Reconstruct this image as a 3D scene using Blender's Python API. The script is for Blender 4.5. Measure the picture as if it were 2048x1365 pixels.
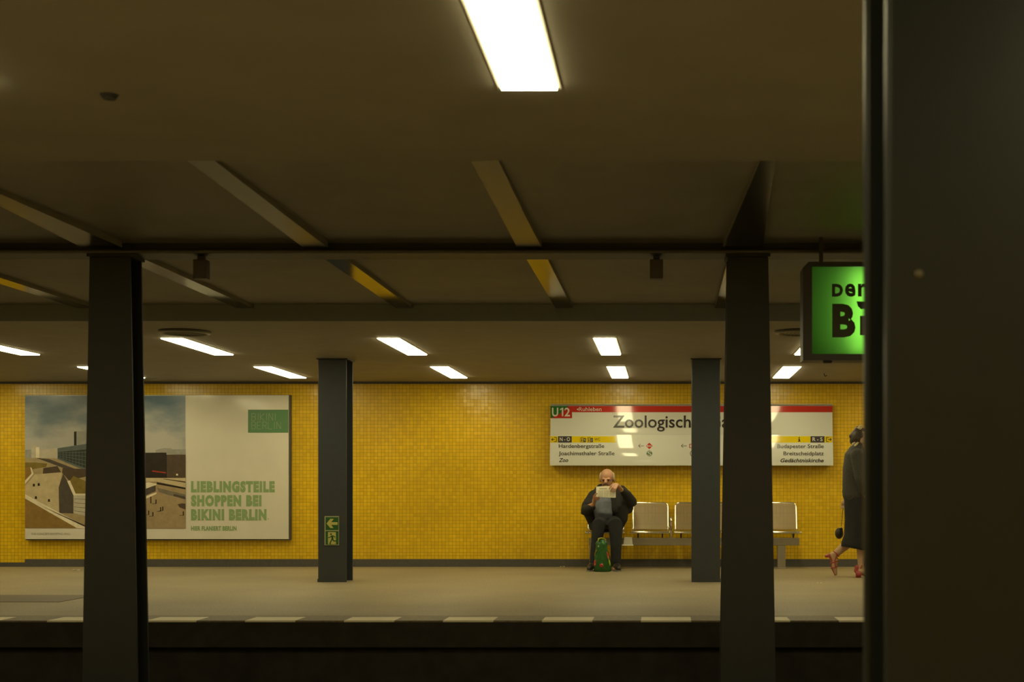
import bpy, bmesh, math, random
from mathutils import Vector, Matrix

for o in list(bpy.data.objects):
    bpy.data.objects.remove(o)
SC = bpy.context.scene
COL = SC.collection

# ------------------------------------------------------------------ camera
F, VX, VY, EYE = 2730.0, 1332.0, 987.0, 0.95      # focal length in pixels of the 2048 frame, vanishing point, eye height
cam_d = bpy.data.cameras.new('camera')
cam = bpy.data.objects.new('camera', cam_d)
COL.objects.link(cam)
cam.location = (0, 0, EYE)
cam.rotation_euler = (math.radians(90), 0, 0)
cam_d.sensor_fit = 'HORIZONTAL'
cam_d.sensor_width = 36.0
cam_d.lens = F / 2048 * 36.0
cam_d.shift_x = (1024 - VX) / 2048
cam_d.shift_y = (VY - 682.5) / 2048
cam_d.clip_start = 0.05
cam_d.dof.use_dof = True
cam_d.dof.focus_distance = 17.0
cam_d.dof.aperture_fstop = 4.0
SC.camera = cam

# ------------------------------------------------------------------ world and exposure (a closed underground hall: no sky)
w = bpy.data.worlds.new('world')
SC.world = w
w.use_nodes = True
w.node_tree.nodes['Background'].inputs[0].default_value = (1, 0.85, 0.6, 1)
w.node_tree.nodes['Background'].inputs[1].default_value = 0.0
SC.view_settings.view_transform = 'Standard'
SC.view_settings.look = 'None'
SC.view_settings.gamma = 1.0
SC.view_settings.use_curve_mapping = False
SC.view_settings.exposure = 0.0
LAMP = 19.0                                         # radiance of the ceiling light diffusers
LAMP_COL = (1.0, 0.865, 0.47)

# ------------------------------------------------------------------ helpers
def lin(c):
    c /= 255.0
    return c / 12.92 if c <= 0.04045 else ((c + 0.055) / 1.055) ** 2.4

def srgb(r, g, b):
    return (lin(r), lin(g), lin(b), 1.0)

def mat(name, col, rough=0.5, metal=0.0, noise=0.0, nscale=40.0, spec=0.5, bump=0.0, bscale=60.0):
    m = bpy.data.materials.new(name)
    m.use_nodes = True
    nt = m.node_tree
    b = nt.nodes['Principled BSDF']
    if len(col) == 3:
        col = (*col, 1.0)
    b.inputs['Base Color'].default_value = col
    b.inputs['Roughness'].default_value = rough
    b.inputs['Metallic'].default_value = metal
    b.inputs['Specular IOR Level'].default_value = spec
    if noise or bump:
        tc = nt.nodes.new('ShaderNodeTexCoord')
        n = nt.nodes.new('ShaderNodeTexNoise')
        n.inputs['Scale'].default_value = nscale
        n.inputs['Detail'].default_value = 4
        nt.links.new(tc.outputs['Object'], n.inputs['Vector'])
    if noise:
        r = nt.nodes.new('ShaderNodeMapRange')
        r.inputs['From Min'].default_value = 0.3
        r.inputs['From Max'].default_value = 0.7
        r.inputs['To Min'].default_value = 1 - noise
        r.inputs['To Max'].default_value = 1 + noise
        nt.links.new(n.outputs['Fac'], r.inputs['Value'])
        mx = nt.nodes.new('ShaderNodeVectorMath')
        mx.operation = 'SCALE'
        mx.inputs[0].default_value = col[:3]
        nt.links.new(r.outputs['Result'], mx.inputs['Scale'])
        nt.links.new(mx.outputs['Vector'], b.inputs['Base Color'])
    if bump:
        n2 = nt.nodes.new('ShaderNodeTexNoise')
        n2.inputs['Scale'].default_value = bscale
        nt.links.new(tc.outputs['Object'], n2.inputs['Vector'])
        bp = nt.nodes.new('ShaderNodeBump')
        bp.inputs['Strength'].default_value = bump
        bp.inputs['Distance'].default_value = 0.01
        nt.links.new(n2.outputs['Fac'], bp.inputs['Height'])
        nt.links.new(bp.outputs['Normal'], b.inputs['Normal'])
    return m

def emit(name, col, strength):
    m = bpy.data.materials.new(name)
    m.use_nodes = True
    nt = m.node_tree
    nt.nodes.remove(nt.nodes['Principled BSDF'])
    e = nt.nodes.new('ShaderNodeEmission')
    e.inputs[0].default_value = (*col, 1)
    e.inputs[1].default_value = strength
    nt.links.new(e.outputs[0], nt.nodes['Material Output'].inputs[0])
    return m

def wloc(o):
    v = Vector((0, 0, 0))
    while o:
        v += o.location
        o = o.parent
    return v

def tag(o, label=None, cat=None, group=None, kind=None):
    if label: o['label'] = label
    if cat: o['category'] = cat
    if group: o['group'] = group
    if kind: o['kind'] = kind
    return o

def thing(name, label, cat, loc=(0, 0, 0), group=None):
    o = bpy.data.objects.new(name, None)
    o.empty_display_size = 0.1
    COL.objects.link(o)
    o.location = loc
    return tag(o, label, cat, group)

def obj(name, bm, m, parent=None, smooth=False, bevel=0.0, seg=2, label=None):
    """link a world-space bmesh as one mesh object, made local to its parent"""
    if parent is not None:
        bmesh.ops.translate(bm, verts=bm.verts, vec=-wloc(parent))
    bmesh.ops.recalc_face_normals(bm, faces=bm.faces)
    me = bpy.data.meshes.new(name)
    bm.to_mesh(me)
    bm.free()
    for x in (m if isinstance(m, (list, tuple)) else [m]):
        me.materials.append(x)
    if smooth:
        for p in me.polygons:
            p.use_smooth = True
    o = bpy.data.objects.new(name, me)
    COL.objects.link(o)
    if parent is not None:
        o.parent = parent
    if bevel:
        md = o.modifiers.new('bevel', 'BEVEL')
        md.width = bevel
        md.segments = seg
        md.limit_method = 'ANGLE'
    if label:
        o['label'] = label
    return o

def flatobj(name, bm, m, parent=None, label=None):
    """as obj() but keeps the winding (flat print facing the viewer)"""
    if parent is not None:
        bmesh.ops.translate(bm, verts=bm.verts, vec=-wloc(parent))
    me = bpy.data.meshes.new(name)
    bm.to_mesh(me)
    bm.free()
    for x in (m if isinstance(m, (list, tuple)) else [m]):
        me.materials.append(x)
    o = bpy.data.objects.new(name, me)
    COL.objects.link(o)
    if parent is not None:
        o.parent = parent
    if label:
        o['label'] = label
    return o

def copy_tree(o, parent=None):
    c = o.copy()
    COL.objects.link(c)
    c.parent = parent
    for ch in list(o.children):
        copy_tree(ch, c)
    return c

def box(bm, x0, x1, y0, y1, z0, z1, mi=0):
    v = [bm.verts.new((x, y, z)) for x in (x0, x1) for y in (y0, y1) for z in (z0, z1)]
    fs = []
    for q in ((0, 1, 3, 2), (4, 6, 7, 5), (0, 4, 5, 1), (2, 3, 7, 6), (0, 2, 6, 4), (1, 5, 7, 3)):
        f = bm.faces.new([v[i] for i in q])
        f.material_index = mi
        fs.append(f)
    return v

def BOX(x0, x1, y0, y1, z0, z1):
    bm = bmesh.new()
    box(bm, x0, x1, y0, y1, z0, z1)
    return bm

def taper(bm, b, t):
    """box between two rectangles (x0,x1,y0,y1,z)"""
    v = []
    for (x0, x1, y0, y1, z) in (b, t):
        v += [bm.verts.new(p) for p in ((x0, y0, z), (x1, y0, z), (x1, y1, z), (x0, y1, z))]
    for q in ((3, 2, 1, 0), (4, 5, 6, 7), (0, 1, 5, 4), (1, 2, 6, 5), (2, 3, 7, 6), (3, 0, 4, 7)):
        bm.faces.new([v[i] for i in q])

def loft(bm, rings, cap=True):
    prev = None
    rr = []
    for r in rings:
        vs = [bm.verts.new(p) for p in r]
        rr.append(vs)
        if prev:
            n = len(vs)
            for i in range(n):
                bm.faces.new((prev[i], prev[(i + 1) % n], vs[(i + 1) % n], vs[i]))
        prev = vs
    if cap:
        bm.faces.new(list(reversed(rr[0])))
        bm.faces.new(rr[-1])
    return rr

def tube(bm, pts, rad, seg=12, round_ends=True, sq=(1, 1)):
    """round tube through points with a radius at each; sq squashes (side, up) of the section"""
    pts = [Vector(p) for p in pts]
    if not isinstance(rad, (list, tuple)):
        rad = [rad] * len(pts)
    rad = list(rad)
    n = len(pts)
    tang = []
    for i in range(n):
        a = pts[max(0, i - 1)]
        b = pts[min(n - 1, i + 1)]
        tang.append((b - a).normalized())
    ref = Vector((1, 0, 0)) if abs(tang[0].x) < 0.9 else Vector((0, 1, 0))
    u = (ref - tang[0] * ref.dot(tang[0])).normalized()
    P, R, U, T = [], [], [], []
    for i in range(n):
        u = (u - tang[i] * u.dot(tang[i])).normalized()
        if i == 0 and round_ends:
            for a in (80, 55, 28):
                P.append(pts[0] - tang[0] * rad[0] * math.sin(math.radians(a)))
                R.append(rad[0] * math.cos(math.radians(a))); U.append(u.copy()); T.append(tang[0])
        P.append(pts[i]); R.append(rad[i]); U.append(u.copy()); T.append(tang[i])
        if i == n - 1 and round_ends:
            for a in (28, 55, 80):
                P.append(pts[-1] + tang[-1] * rad[-1] * math.sin(math.radians(a)))
                R.append(rad[-1] * math.cos(math.radians(a))); U.append(u.copy()); T.append(tang[-1])
    rings = []
    for p, r, uu, t in zip(P, R, U, T):
        v = t.cross(uu)
        rings.append([p + (uu * math.cos(a) * sq[0] + v * math.sin(a) * sq[1]) * r
                      for a in [2 * math.pi * k / seg for k in range(seg)]])
    loft(bm, rings)

def ball(bm, c, r, rot=None, seg=16):
    r = (r, r, r) if not isinstance(r, (list, tuple)) else r
    M = Matrix.Translation(Vector(c))
    if rot is not None:
        M = M @ rot.to_4x4()
    M = M @ Matrix.Diagonal((r[0], r[1], r[2], 1))
    bmesh.ops.create_uvsphere(bm, u_segments=seg, v_segments=max(8, seg // 2 + 2), radius=1, matrix=M)

def remesh(name, bm, m, parent, voxel=0.008, smooth=4, fac=0.5):
    """weld overlapping closed shapes into one continuous skin"""
    tmp = obj(name + '_tmp', bm, m)
    a = tmp.modifiers.new('r', 'REMESH')
    a.mode = 'VOXEL'
    a.voxel_size = voxel
    s = tmp.modifiers.new('s', 'SMOOTH')
    s.iterations = smooth
    s.factor = fac
    dg = bpy.context.evaluated_depsgraph_get()
    me = bpy.data.meshes.new_from_object(tmp.evaluated_get(dg))
    old = tmp.data
    bpy.data.objects.remove(tmp)
    bpy.data.meshes.remove(old)
    me.name = name
    me.materials.clear()
    me.materials.append(m)
    me.transform(Matrix.Translation(-wloc(parent)))
    for p in me.polygons:
        p.use_smooth = True
    o = bpy.data.objects.new(name, me)
    COL.objects.link(o)
    o.parent = parent
    return o

def at(px, py, Y):
    """the point seen at a pixel of the photograph at distance Y"""
    return Vector(((px - VX) * Y / F, Y, EYE + (VY - py) * Y / F))

def plane_at(Y):
    return lambda px, py, off=0.0: at(px, py, Y - off)

def poly(bm, pts, surf, off=0.002, mi=0):
    f = bm.faces.new([bm.verts.new(surf(x, y, off)) for x, y in pts])
    f.material_index = mi
    f.normal_update()
    if f.normal.y > 0:
        f.normal_flip()
    return f

def rect(bm, x0, y0, x1, y1, surf, off=0.002, mi=0):
    return poly(bm, [(x0, y0), (x1, y0), (x1, y1), (x0, y1)], surf, off, mi)

def disc(bm, cx, cy, rx, ry, surf, off=0.002, mi=0, n=24):
    return poly(bm, [(cx + rx * math.cos(2 * math.pi * k / n), cy + ry * math.sin(2 * math.pi * k / n)) for k in range(n)], surf, off, mi)

def stroke(bm, pts, wd, surf, off=0.003, mi=0):
    for (x0, y0), (x1, y1) in zip(pts, pts[1:]):
        L = math.hypot(x1 - x0, y1 - y0) or 1
        nx, ny = -(y1 - y0) / L * wd / 2, (x1 - x0) / L * wd / 2
        poly(bm, [(x0 + nx, y0 + ny), (x1 + nx, y1 + ny), (x1 - nx, y1 - ny), (x0 - nx, y0 - ny)], surf, off, mi)

def ring(bm, cx, cy, r0, r1, surf, off=0.003, mi=0, n=28, a0=0, a1=360):
    for k in range(n):
        a = math.radians(a0 + (a1 - a0) * k / n)
        b = math.radians(a0 + (a1 - a0) * (k + 1) / n)
        poly(bm, [(cx + r0 * math.cos(a), cy + r0 * math.sin(a)), (cx + r1 * math.cos(a), cy + r1 * math.sin(a)),
                  (cx + r1 * math.cos(b), cy + r1 * math.sin(b)), (cx + r0 * math.cos(b), cy + r0 * math.sin(b))], surf, off, mi)

def text(bm, s, x0, x1, base, cap, surf, off=0.003, bold=0.0, shear=0.0, ref='H', mi=0, space=1.0):
    """flat lettering between pixel columns x0 and x1, its baseline at row base, capitals cap rows high"""
    def mk(t):
        c = bpy.data.curves.new('t', 'FONT')
        c.body = t
        c.size = 1.0
        c.offset = bold
        c.shear = shear
        c.space_character = space
        c.resolution_u = 3
        o = bpy.data.objects.new('t', c)
        COL.objects.link(o)
        dg = bpy.context.evaluated_depsgraph_get()
        me = bpy.data.meshes.new_from_object(o.evaluated_get(dg))
        bpy.data.objects.remove(o)
        return me
    h = mk(ref)
    H = max(v.co.y for v in h.vertices)
    bpy.data.meshes.remove(h)
    me = mk(s)
    xs = [v.co.x for v in me.vertices]
    a, b = min(xs), max(xs)
    vs = [bm.verts.new(surf(x0 + (v.co.x - a) / (b - a) * (x1 - x0), base - v.co.y / H * cap, off)) for v in me.vertices]
    for p in me.polygons:
        try:
            f = bm.faces.new([vs[i] for i in p.vertices])
            f.material_index = mi
            f.normal_update()
            if f.normal.y > 0:
                f.normal_flip()
        except ValueError:
            pass
    bpy.data.meshes.remove(me)

# ------------------------------------------------------------------ surfaces
def tile_mat():
    m = bpy.data.materials.new('yellow_mosaic_tiles')
    m.use_nodes = True
    nt = m.node_tree
    N, L = nt.nodes.new, nt.links.new
    b = nt.nodes['Principled BSDF']
    tc = N('ShaderNodeTexCoord')
    sp = N('ShaderNodeSeparateXYZ'); L(tc.outputs['Object'], sp.inputs[0])
    cb = N('ShaderNodeCombineXYZ'); L(sp.outputs['X'], cb.inputs['X']); L(sp.outputs['Z'], cb.inputs['Y'])
    br = N('ShaderNodeTexBrick')
    br.offset = 0.0
    br.squash = 1.0
    br.inputs['Scale'].default_value = 1.0
    br.inputs['Brick Width'].default_value = 0.046
    br.inputs['Row Height'].default_value = 0.046
    br.inputs['Mortar Size'].default_value = 0.0022
    br.inputs['Mortar Smooth'].default_value = 0.3
    br.inputs['Color1'].default_value = (1, 1, 1, 1)
    br.inputs['Color2'].default_value = (1, 1, 1, 1)
    br.inputs['Mortar'].default_value = (0, 0, 0, 1)
    L(cb.outputs[0], br.inputs['Vector'])
    dv = N('ShaderNodeVectorMath'); dv.operation = 'SCALE'; dv.inputs['Scale'].default_value = 1 / 0.046
    L(cb.outputs[0], dv.inputs[0])
    fl = N('ShaderNodeVectorMath'); fl.operation = 'FLOOR'; L(dv.outputs[0], fl.inputs[0])
    wn = N('ShaderNodeTexWhiteNoise'); wn.noise_dimensions = '3D'; L(fl.outputs[0], wn.inputs['Vector'])
    rp = N('ShaderNodeValToRGB')
    e = rp.color_ramp.elements
    e[0].position = 0.0; e[0].color = (0.68, 0.43, 0.005, 1)
    e[1].position = 1.0; e[1].color = (0.78, 0.51, 0.009, 1)
    L(wn.outputs['Value'], rp.inputs[0])
    # batches of replaced tiles: broad patches a little paler
    ns = N('ShaderNodeTexNoise'); ns.inputs['Scale'].default_value = 0.9; ns.inputs['Detail'].default_value = 3
    L(cb.outputs[0], ns.inputs['Vector'])
    mr = N('ShaderNodeMapRange'); mr.inputs['From Min'].default_value = 0.35; mr.inputs['From Max'].default_value = 0.65
    mr.inputs['To Min'].default_value = 0.9; mr.inputs['To Max'].default_value = 1.1
    L(ns.outputs['Fac'], mr.inputs['Value'])
    sc = N('ShaderNodeVectorMath'); sc.operation = 'SCALE'; L(rp.outputs[0], sc.inputs[0]); L(mr.outputs[0], sc.inputs['Scale'])
    mx = N('ShaderNodeMix'); mx.data_type = 'RGBA'
    mx.inputs['A'].default_value = (0.33, 0.20, 0.010, 1)
    L(br.outputs['Color'], mx.inputs['Factor'])
    L(sc.outputs[0], mx.inputs['B'])
    L(mx.outputs['Result'], b.inputs['Base Color'])
    b.inputs['Roughness'].default_value = 0.28
    # each glazed tile sits at a slightly different tilt
    nm = N('ShaderNodeNewGeometry')
    sb = N('ShaderNodeVectorMath'); sb.operation = 'SUBTRACT'; sb.inputs[1].default_value = (0.5, 0.5, 0.5)
    L(wn.outputs['Color'], sb.inputs[0])
    s2 = N('ShaderNodeVectorMath'); s2.operation = 'SCALE'; s2.inputs['Scale'].default_value = 0.05; L(sb.outputs[0], s2.inputs[0])
    ad = N('ShaderNodeVectorMath'); ad.operation = 'ADD'; L(nm.outputs['Normal'], ad.inputs[0]); L(s2.outputs[0], ad.inputs[1])
    nz = N('ShaderNodeVectorMath'); nz.operation = 'NORMALIZE'; L(ad.outputs[0], nz.inputs[0])
    bp = N('ShaderNodeBump'); bp.inputs['Strength'].default_value = 0.4; bp.inputs['Distance'].default_value = 0.003
    L(br.outputs['Color'], bp.inputs['Height']); L(nz.outputs[0], bp.inputs['Normal'])
    L(bp.outputs['Normal'], b.inputs['Normal'])
    return m

def floor_mat():
    m = bpy.data.materials.new('worn_asphalt_floor')
    m.use_nodes = True
    nt = m.node_tree
    N, L = nt.nodes.new, nt.links.new
    b = nt.nodes['Principled BSDF']
    tc = N('ShaderNodeTexCoord')
    n1 = N('ShaderNodeTexNoise'); n1.inputs['Scale'].default_value = 55; n1.inputs['Detail'].default_value = 5
    n2 = N('ShaderNodeTexNoise'); n2.inputs['Scale'].default_value = 0.8; n2.inputs['Detail'].default_value = 6
    for n in (n1, n2):
        L(tc.outputs['Object'], n.inputs['Vector'])
    r1 = N('ShaderNodeValToRGB')
    r1.color_ramp.elements[0].position = 0.3; r1.color_ramp.elements[0].color = (0.20, 0.165, 0.10, 1)
    r1.color_ramp.elements[1].position = 0.7; r1.color_ramp.elements[1].color = (0.33, 0.275, 0.165, 1)
    L(n1.outputs['Fac'], r1.inputs[0])
    mr = N('ShaderNodeMapRange'); mr.inputs['From Min'].default_value = 0.3; mr.inputs['From Max'].default_value = 0.7
    mr.inputs['To Min'].default_value = 0.85; mr.inputs['To Max'].default_value = 1.12
    L(n2.outputs['Fac'], mr.inputs['Value'])
    sc = N('ShaderNodeVectorMath'); sc.operation = 'SCALE'; L(r1.outputs[0], sc.inputs[0]); L(mr.outputs[0], sc.inputs['Scale'])
    L(sc.outputs[0], b.inputs['Base Color'])
    b.inputs['Roughness'].default_value = 0.55
    return m

def edge_mat():
    """platform edge stones with painted white dashes"""
    m = bpy.data.materials.new('edge_stones_with_white_dashes')
    m.use_nodes = True
    nt = m.node_tree
    N, L = nt.nodes.new, nt.links.new
    b = nt.nodes['Principled BSDF']
    tc = N('ShaderNodeTexCoord')
    sp = N('ShaderNodeSeparateXYZ'); L(tc.outputs['Object'], sp.inputs[0])
    a = N('ShaderNodeMath'); a.operation = 'ADD'; a.inputs[1].default_value = 3.137 + 0.7375 * 40
    L(sp.outputs['X'], a.inputs[0])
    mo = N('ShaderNodeMath'); mo.operation = 'MODULO'; mo.inputs[1].default_value = 0.7375; L(a.outputs[0], mo.inputs[0])
    lt = N('ShaderNodeMath'); lt.operation = 'LESS_THAN'; lt.inputs[1].default_value = 0.375; L(mo.outputs[0], lt.inputs[0])
    ly = N('ShaderNodeMath'); ly.operation = 'LESS_THAN'; ly.inputs[1].default_value = 10.46; L(sp.outputs['Y'], ly.inputs[0])
    ml = N('ShaderNodeMath'); ml.operation = 'MULTIPLY'; L(lt.outputs[0], ml.inputs[0]); L(ly.outputs[0], ml.inputs[1])
    ns = N('ShaderNodeTexNoise'); ns.inputs['Scale'].default_value = 30; L(tc.outputs['Object'], ns.inputs['Vector'])
    r1 = N('ShaderNodeValToRGB')
    r1.color_ramp.elements[0].position = 0.3; r1.color_ramp.elements[0].color = (0.15, 0.12, 0.075, 1)
    r1.color_ramp.elements[1].position = 0.7; r1.color_ramp.elements[1].color = (0.24, 0.2, 0.125, 1)
    L(ns.outputs['Fac'], r1.inputs[0])
    mx = N('ShaderNodeMix'); mx.data_type = 'RGBA'
    mx.inputs['B'].default_value = (0.85, 0.78, 0.58, 1)
    L(ml.outputs[0], mx.inputs['Factor']); L(r1.outputs[0], mx.inputs['A'])
    L(mx.outputs['Result'], b.inputs['Base Color'])
    b.inputs['Roughness'].default_value = 0.6
    return m

M = {}
M['tile'] = tile_mat()
M['floor'] = floor_mat()
M['edge'] = edge_mat()
M['ceil'] = mat('ceiling_plaster', (0.27, 0.243, 0.20), 0.7, noise=0.06, nscale=3)
M['track_ceil'] = mat('trackway_ceiling_plaster', (0.25, 0.225, 0.18), 0.6, noise=0.08, nscale=3)
M['skirt'] = mat('dark_skirting_stone', (0.075, 0.07, 0.06), 0.6, noise=0.1, nscale=20)
M['pit'] = mat('sooty_concrete', (0.03, 0.027, 0.022), 0.85, noise=0.3, nscale=8)
M['column'] = mat('slate_enamel_paint', (0.038, 0.047, 0.055), 0.42, noise=0.06, nscale=12)
M['column_mid'] = mat('shaded_slate_paint', (0.0165, 0.0185, 0.019), 0.5, noise=0.1, nscale=12)  # same slate paint as the platform columns, with the unlit shade darkened into its colour
M['beam'] = mat('glossy_dark_beam_paint', (0.022, 0.021, 0.018), 0.13, noise=0.05, nscale=6, bump=0.05, bscale=8)
M['beam_near'] = mat('dull_dark_beam_paint', (0.024, 0.023, 0.019), 0.24, noise=0.05, nscale=6, bump=0.05, bscale=8, spec=0.28)
M['darkmetal'] = mat('dark_metal', (0.03, 0.03, 0.028), 0.45)
M['lamp'] = emit('light_diffuser', LAMP_COL, LAMP)
M['housing'] = mat('white_lamp_housing', (0.5, 0.47, 0.4), 0.5)

# ------------------------------------------------------------------ the setting
X0, X1 = -14.0, 10.0
YW = 17.64              # far wall
CZ = 2.39               # platform ceilings
def struct(name, bm, m, **k):
    return tag(obj(name, bm, m, **k), kind='structure')

struct('wall_back', BOX(X0, X1, YW, YW + 0.3, -0.2, 2.8), M['tile'])
struct('wall_front', BOX(X0, X1, -0.75, -0.45, -0.2, 2.8), M['tile'])
struct('wall_left', BOX(X0 - 0.3, X0, -0.75, YW + 0.3, -1.4, 2.8), M['pit'])
struct('wall_right', BOX(X1, X1 + 0.3, -0.75, YW + 0.3, -1.4, 2.8), M['pit'])
struct('floor', BOX(X0, X1, 10.565, YW, -0.2, 0.0), M['floor'])
struct('floor_2', BOX(X0, X1, -0.45, 6.7, -0.2, 0.0), M['floor'])
struct('floor_3', BOX(X0, X1, 6.0, 11.4, -1.4, -1.2), M['pit'])
bm = bmesh.new()
box(bm, X0, X1, 10.17, 10.555, -0.012, 0.0)
struct('trim_1', bm, M['edge'])
struct('trim_3', BOX(X0, X1, 10.172, 10.565, -0.2, -0.0125), M['pit'])
bm = bmesh.new()
box(bm, X0, X1, 10.30, 10.6, -1.2, -0.201)
struct('wall_track', bm, M['pit'])
struct('wall_track_2', BOX(X0, X1, 6.3, 6.6, -1.2, -0.2), M['pit'])
struct('ceiling', BOX(X0, X1, 11.43, YW, CZ, 2.8), M['ceil'])
struct('ceiling_2', BOX(X0, X1, -0.45, 5.91, CZ, 2.8), M['ceil'])
struct('ceiling_3', BOX(X0, X1, 5.91, 11.43, 2.53, 2.8), M['track_ceil'])
struct('trim_4', BOX(X0, X1, 11.418, 11.43, CZ, 2.53), mat('blue_grey_fascia', (0.27, 0.30, 0.32), 0.5))
struct('trim_2', BOX(X0, X1, YW - 0.03, YW, CZ - 0.028, CZ), M['skirt'])
bm = bmesh.new()
box(bm, -8.27, X1, YW - 0.035, YW, 0.0, 0.098)
box(bm, X0, -8.27, YW - 0.035, YW, 0.0, 0.055)
struct('baseboard_back', bm, M['skirt'])

# ------------------------------------------------------------------ beams over the tracks
YM = 8.60               # line of the columns between the tracks
t = thing('longitudinal_beam', 'long dark steel beam running along the row of columns between the tracks', 'beam', (0, YM + 0.1, 2.46))
bm = bmesh.new()
box(bm, X0, X1, YM + 0.02, YM + 0.18, 2.475, 2.53)
obj('web', bm, M['column_mid'], t)
bm = bmesh.new()
box(bm, X0, X1, YM - 0.02, YM + 0.22, 2.46, 2.475)
obj('flange', bm, M['column_mid'], t, bevel=0.004)
bm = bmesh.new()
tube(bm, [(X0, YM - 0.045, 2.466), (X1, YM - 0.045, 2.466)], 0.011, 8)
obj('cable_pipe', bm, mat('pipe_paint', (0.09, 0.08, 0.055), 0.4), t)

beam_labels = [
    'glossy dark crossbeam leading to the head of the mid-track column by the lit green sign',
    'glossy dark crossbeam with a yellow streak reflected on both of its halves',
    'glossy dark crossbeam over the tracks, grey streak on near half and yellow on far half',
    'glossy dark crossbeam leading to the head of the column in front of the billboard',
    'glossy dark crossbeam over the tracks at the far left end of the ceiling',
]
for i, (bx, lb) in enumerate(zip((0.48, -0.853, -2.187, -3.52, -4.853), beam_labels)):
    t = thing('crossbeam', lb, 'beam', (bx, YM, 2.53), 'crossbeams over the tracks')
    bm = bmesh.new()
    wide = 0.125 if i in (0, 3) else 0.10
    nb = bmesh.new()
    # near half: deepens and widens towards the columns
    n = 8
    rings = []
    for k in range(n + 1):
        f = k / n
        y = 5.93 + (YM - 0.08 - 5.93) * f
        hw = (0.02 + (wide - 0.02) * f ** 1.1) if i in (0, 3) else 0.066 + 0.012 * f ** 3
        d = 0.010 + 0.036 * f
        rings.append([(bx - hw, y, 2.5299), (bx - hw, y, 2.53 - d), (bx + hw, y, 2.53 - d), (bx + hw, y, 2.5299)])
    loft(nb, rings)
    def soffit(b):
        bmesh.ops.recalc_face_normals(b, faces=b.faces)
        for f_ in b.faces:
            f_.material_index = 0 if f_.normal.z < -0.7 else 1
    soffit(nb)
    obj('arm', nb, [M['beam_near'], M['track_ceil']], t)
    fb = bmesh.new()
    rings = []
    for k in range(n + 1):
        f = k / n
        y = YM + 0.25 + (11.415 - YM - 0.25) * f
        d = 0.032
        rings.append([(bx - 0.070, y, 2.5299), (bx - 0.070, y, 2.53 - d), (bx + 0.070, y, 2.53 - d), (bx + 0.070, y, 2.5299)])
    loft(fb, rings)
    soffit(fb)
    obj('arm', fb, [M['beam'], M['track_ceil']], t)

# small boxes hung under the long beam
for px, lb in ((403, 'small dark box hung under the long beam beside the billboard column'),
               (1313, 'small dark box hung under the long beam near the column by the green sign')):
    X = (px - VX) / F * 8.72
    t = thing('junction_box', lb, 'box', (X, 8.72, 2.46), 'boxes under the long beam')
    obj('housing', BOX(X - 0.042, X + 0.042, 8.68, 8.76, 2.315, 2.44), mat('brown_box_paint', (0.075, 0.06, 0.045), 0.5), t, bevel=0.006)
    obj('bracket', BOX(X - 0.02, X + 0.02, 8.70, 8.74, 2.43, 2.46), M['darkmetal'], t)

# ------------------------------------------------------------------ columns
def mid_column(X, lb):
    t = thing('steel_column', lb, 'column', (X, YM, -1.2), 'columns between the tracks')
    def hw(z):
        return (0.337 + (0.255 - 0.337) * (z - 0.15) / 2.3) / 2
    z0, z1 = -1.18, 2.44
    h0, h1 = hw(z0), hw(z1)
    for ya, yb in ((YM, YM + 0.018), (YM + 0.182, YM + 0.20)):
        bm = bmesh.new()
        taper(bm, (X - h0, X + h0, ya, yb, z0), (X - h1, X + h1, ya, yb, z1))
        obj('flange', bm, M['column_mid'], t, bevel=0.003, seg=2)
    obj('web', BOX(X - 0.008, X + 0.008, YM + 0.018, YM + 0.182, z0, z1), M['column_mid'], t)
    bm = bmesh.new()
    box(bm, X - h1 - 0.012, X + h1 + 0.012, YM - 0.015, YM + 0.215, 2.44, 2.46)
    obj('cap_plate', bm, M['column_mid'], t)
    obj('base_plate', BOX(X - h0 - 0.04, X + h0 + 0.04, YM - 0.04, YM + 0.24, -1.2, -1.18), M['column_mid'], t)
mid_column(-3.505, 'dark tapered steel column between the tracks, standing in front of the billboard')
mid_column(0.517, 'dark tapered steel column between the tracks, standing in front of the station name sign')

def far_column(X, lb):
    t = thing('platform_column', lb, 'column', (X, 14.57, 0), 'columns on the far platform')
    for ya, yb in ((14.57, 14.59), (14.86, 14.88)):
        obj('flange', BOX(X - 0.151, X + 0.151, ya, yb, 0.0, 2.378), M['column'], t, bevel=0.004, seg=2)
    obj('web', BOX(X - 0.008, X + 0.008, 14.59, 14.86, 0.0, 2.378), M['column'], t)
    obj('cap_plate', BOX(X - 0.165, X + 0.165, 14.555, 14.895, 2.378, 2.392), M['darkmetal'], t)
    bm = bmesh.new()
    box(bm, X - 0.155, X + 0.155, 14.560, 14.57, 0.0, 0.035)
    obj('base_trim', bm, M['column'], t)
    return t
exit_col = far_column(-3.563, 'slate grey column on the far platform carrying the green exit sign')
far_column(0.428, 'slate grey column on the far platform in front of the empty bench seats')
far_column(-7.56, 'slate grey column on the far platform beyond the billboard, out of view')

t = thing('near_column', 'huge dark steel column close by at the edge of the near platform', 'column', (0.557, 2.66, 0))
near_paint = mat('near_column_paint', (0.0125, 0.016, 0.017), 0.35, noise=0.05, nscale=15, spec=0.3)
for ya, yb in ((2.51, 2.54), (2.78, 2.81)):
    obj('flange', BOX(0.4046, 0.712, ya, yb, 0.0, 2.378), near_paint, t, bevel=0.010, seg=3)
obj('web', BOX(0.549, 0.565, 2.54, 2.78, 0.0, 2.378), near_paint, t)
obj('cap_plate', BOX(0.39, 0.727, 2.495, 2.825, 2.378, 2.392), M['darkmetal'], t)
bm = bmesh.new()
ball(bm, at(1838, 549, 2.509), (0.008, 0.004, 0.008), seg=12)
obj('rivet', bm, mat('worn_rivet', (0.10, 0.085, 0.05), 0.4, 0.4), t)

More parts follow.
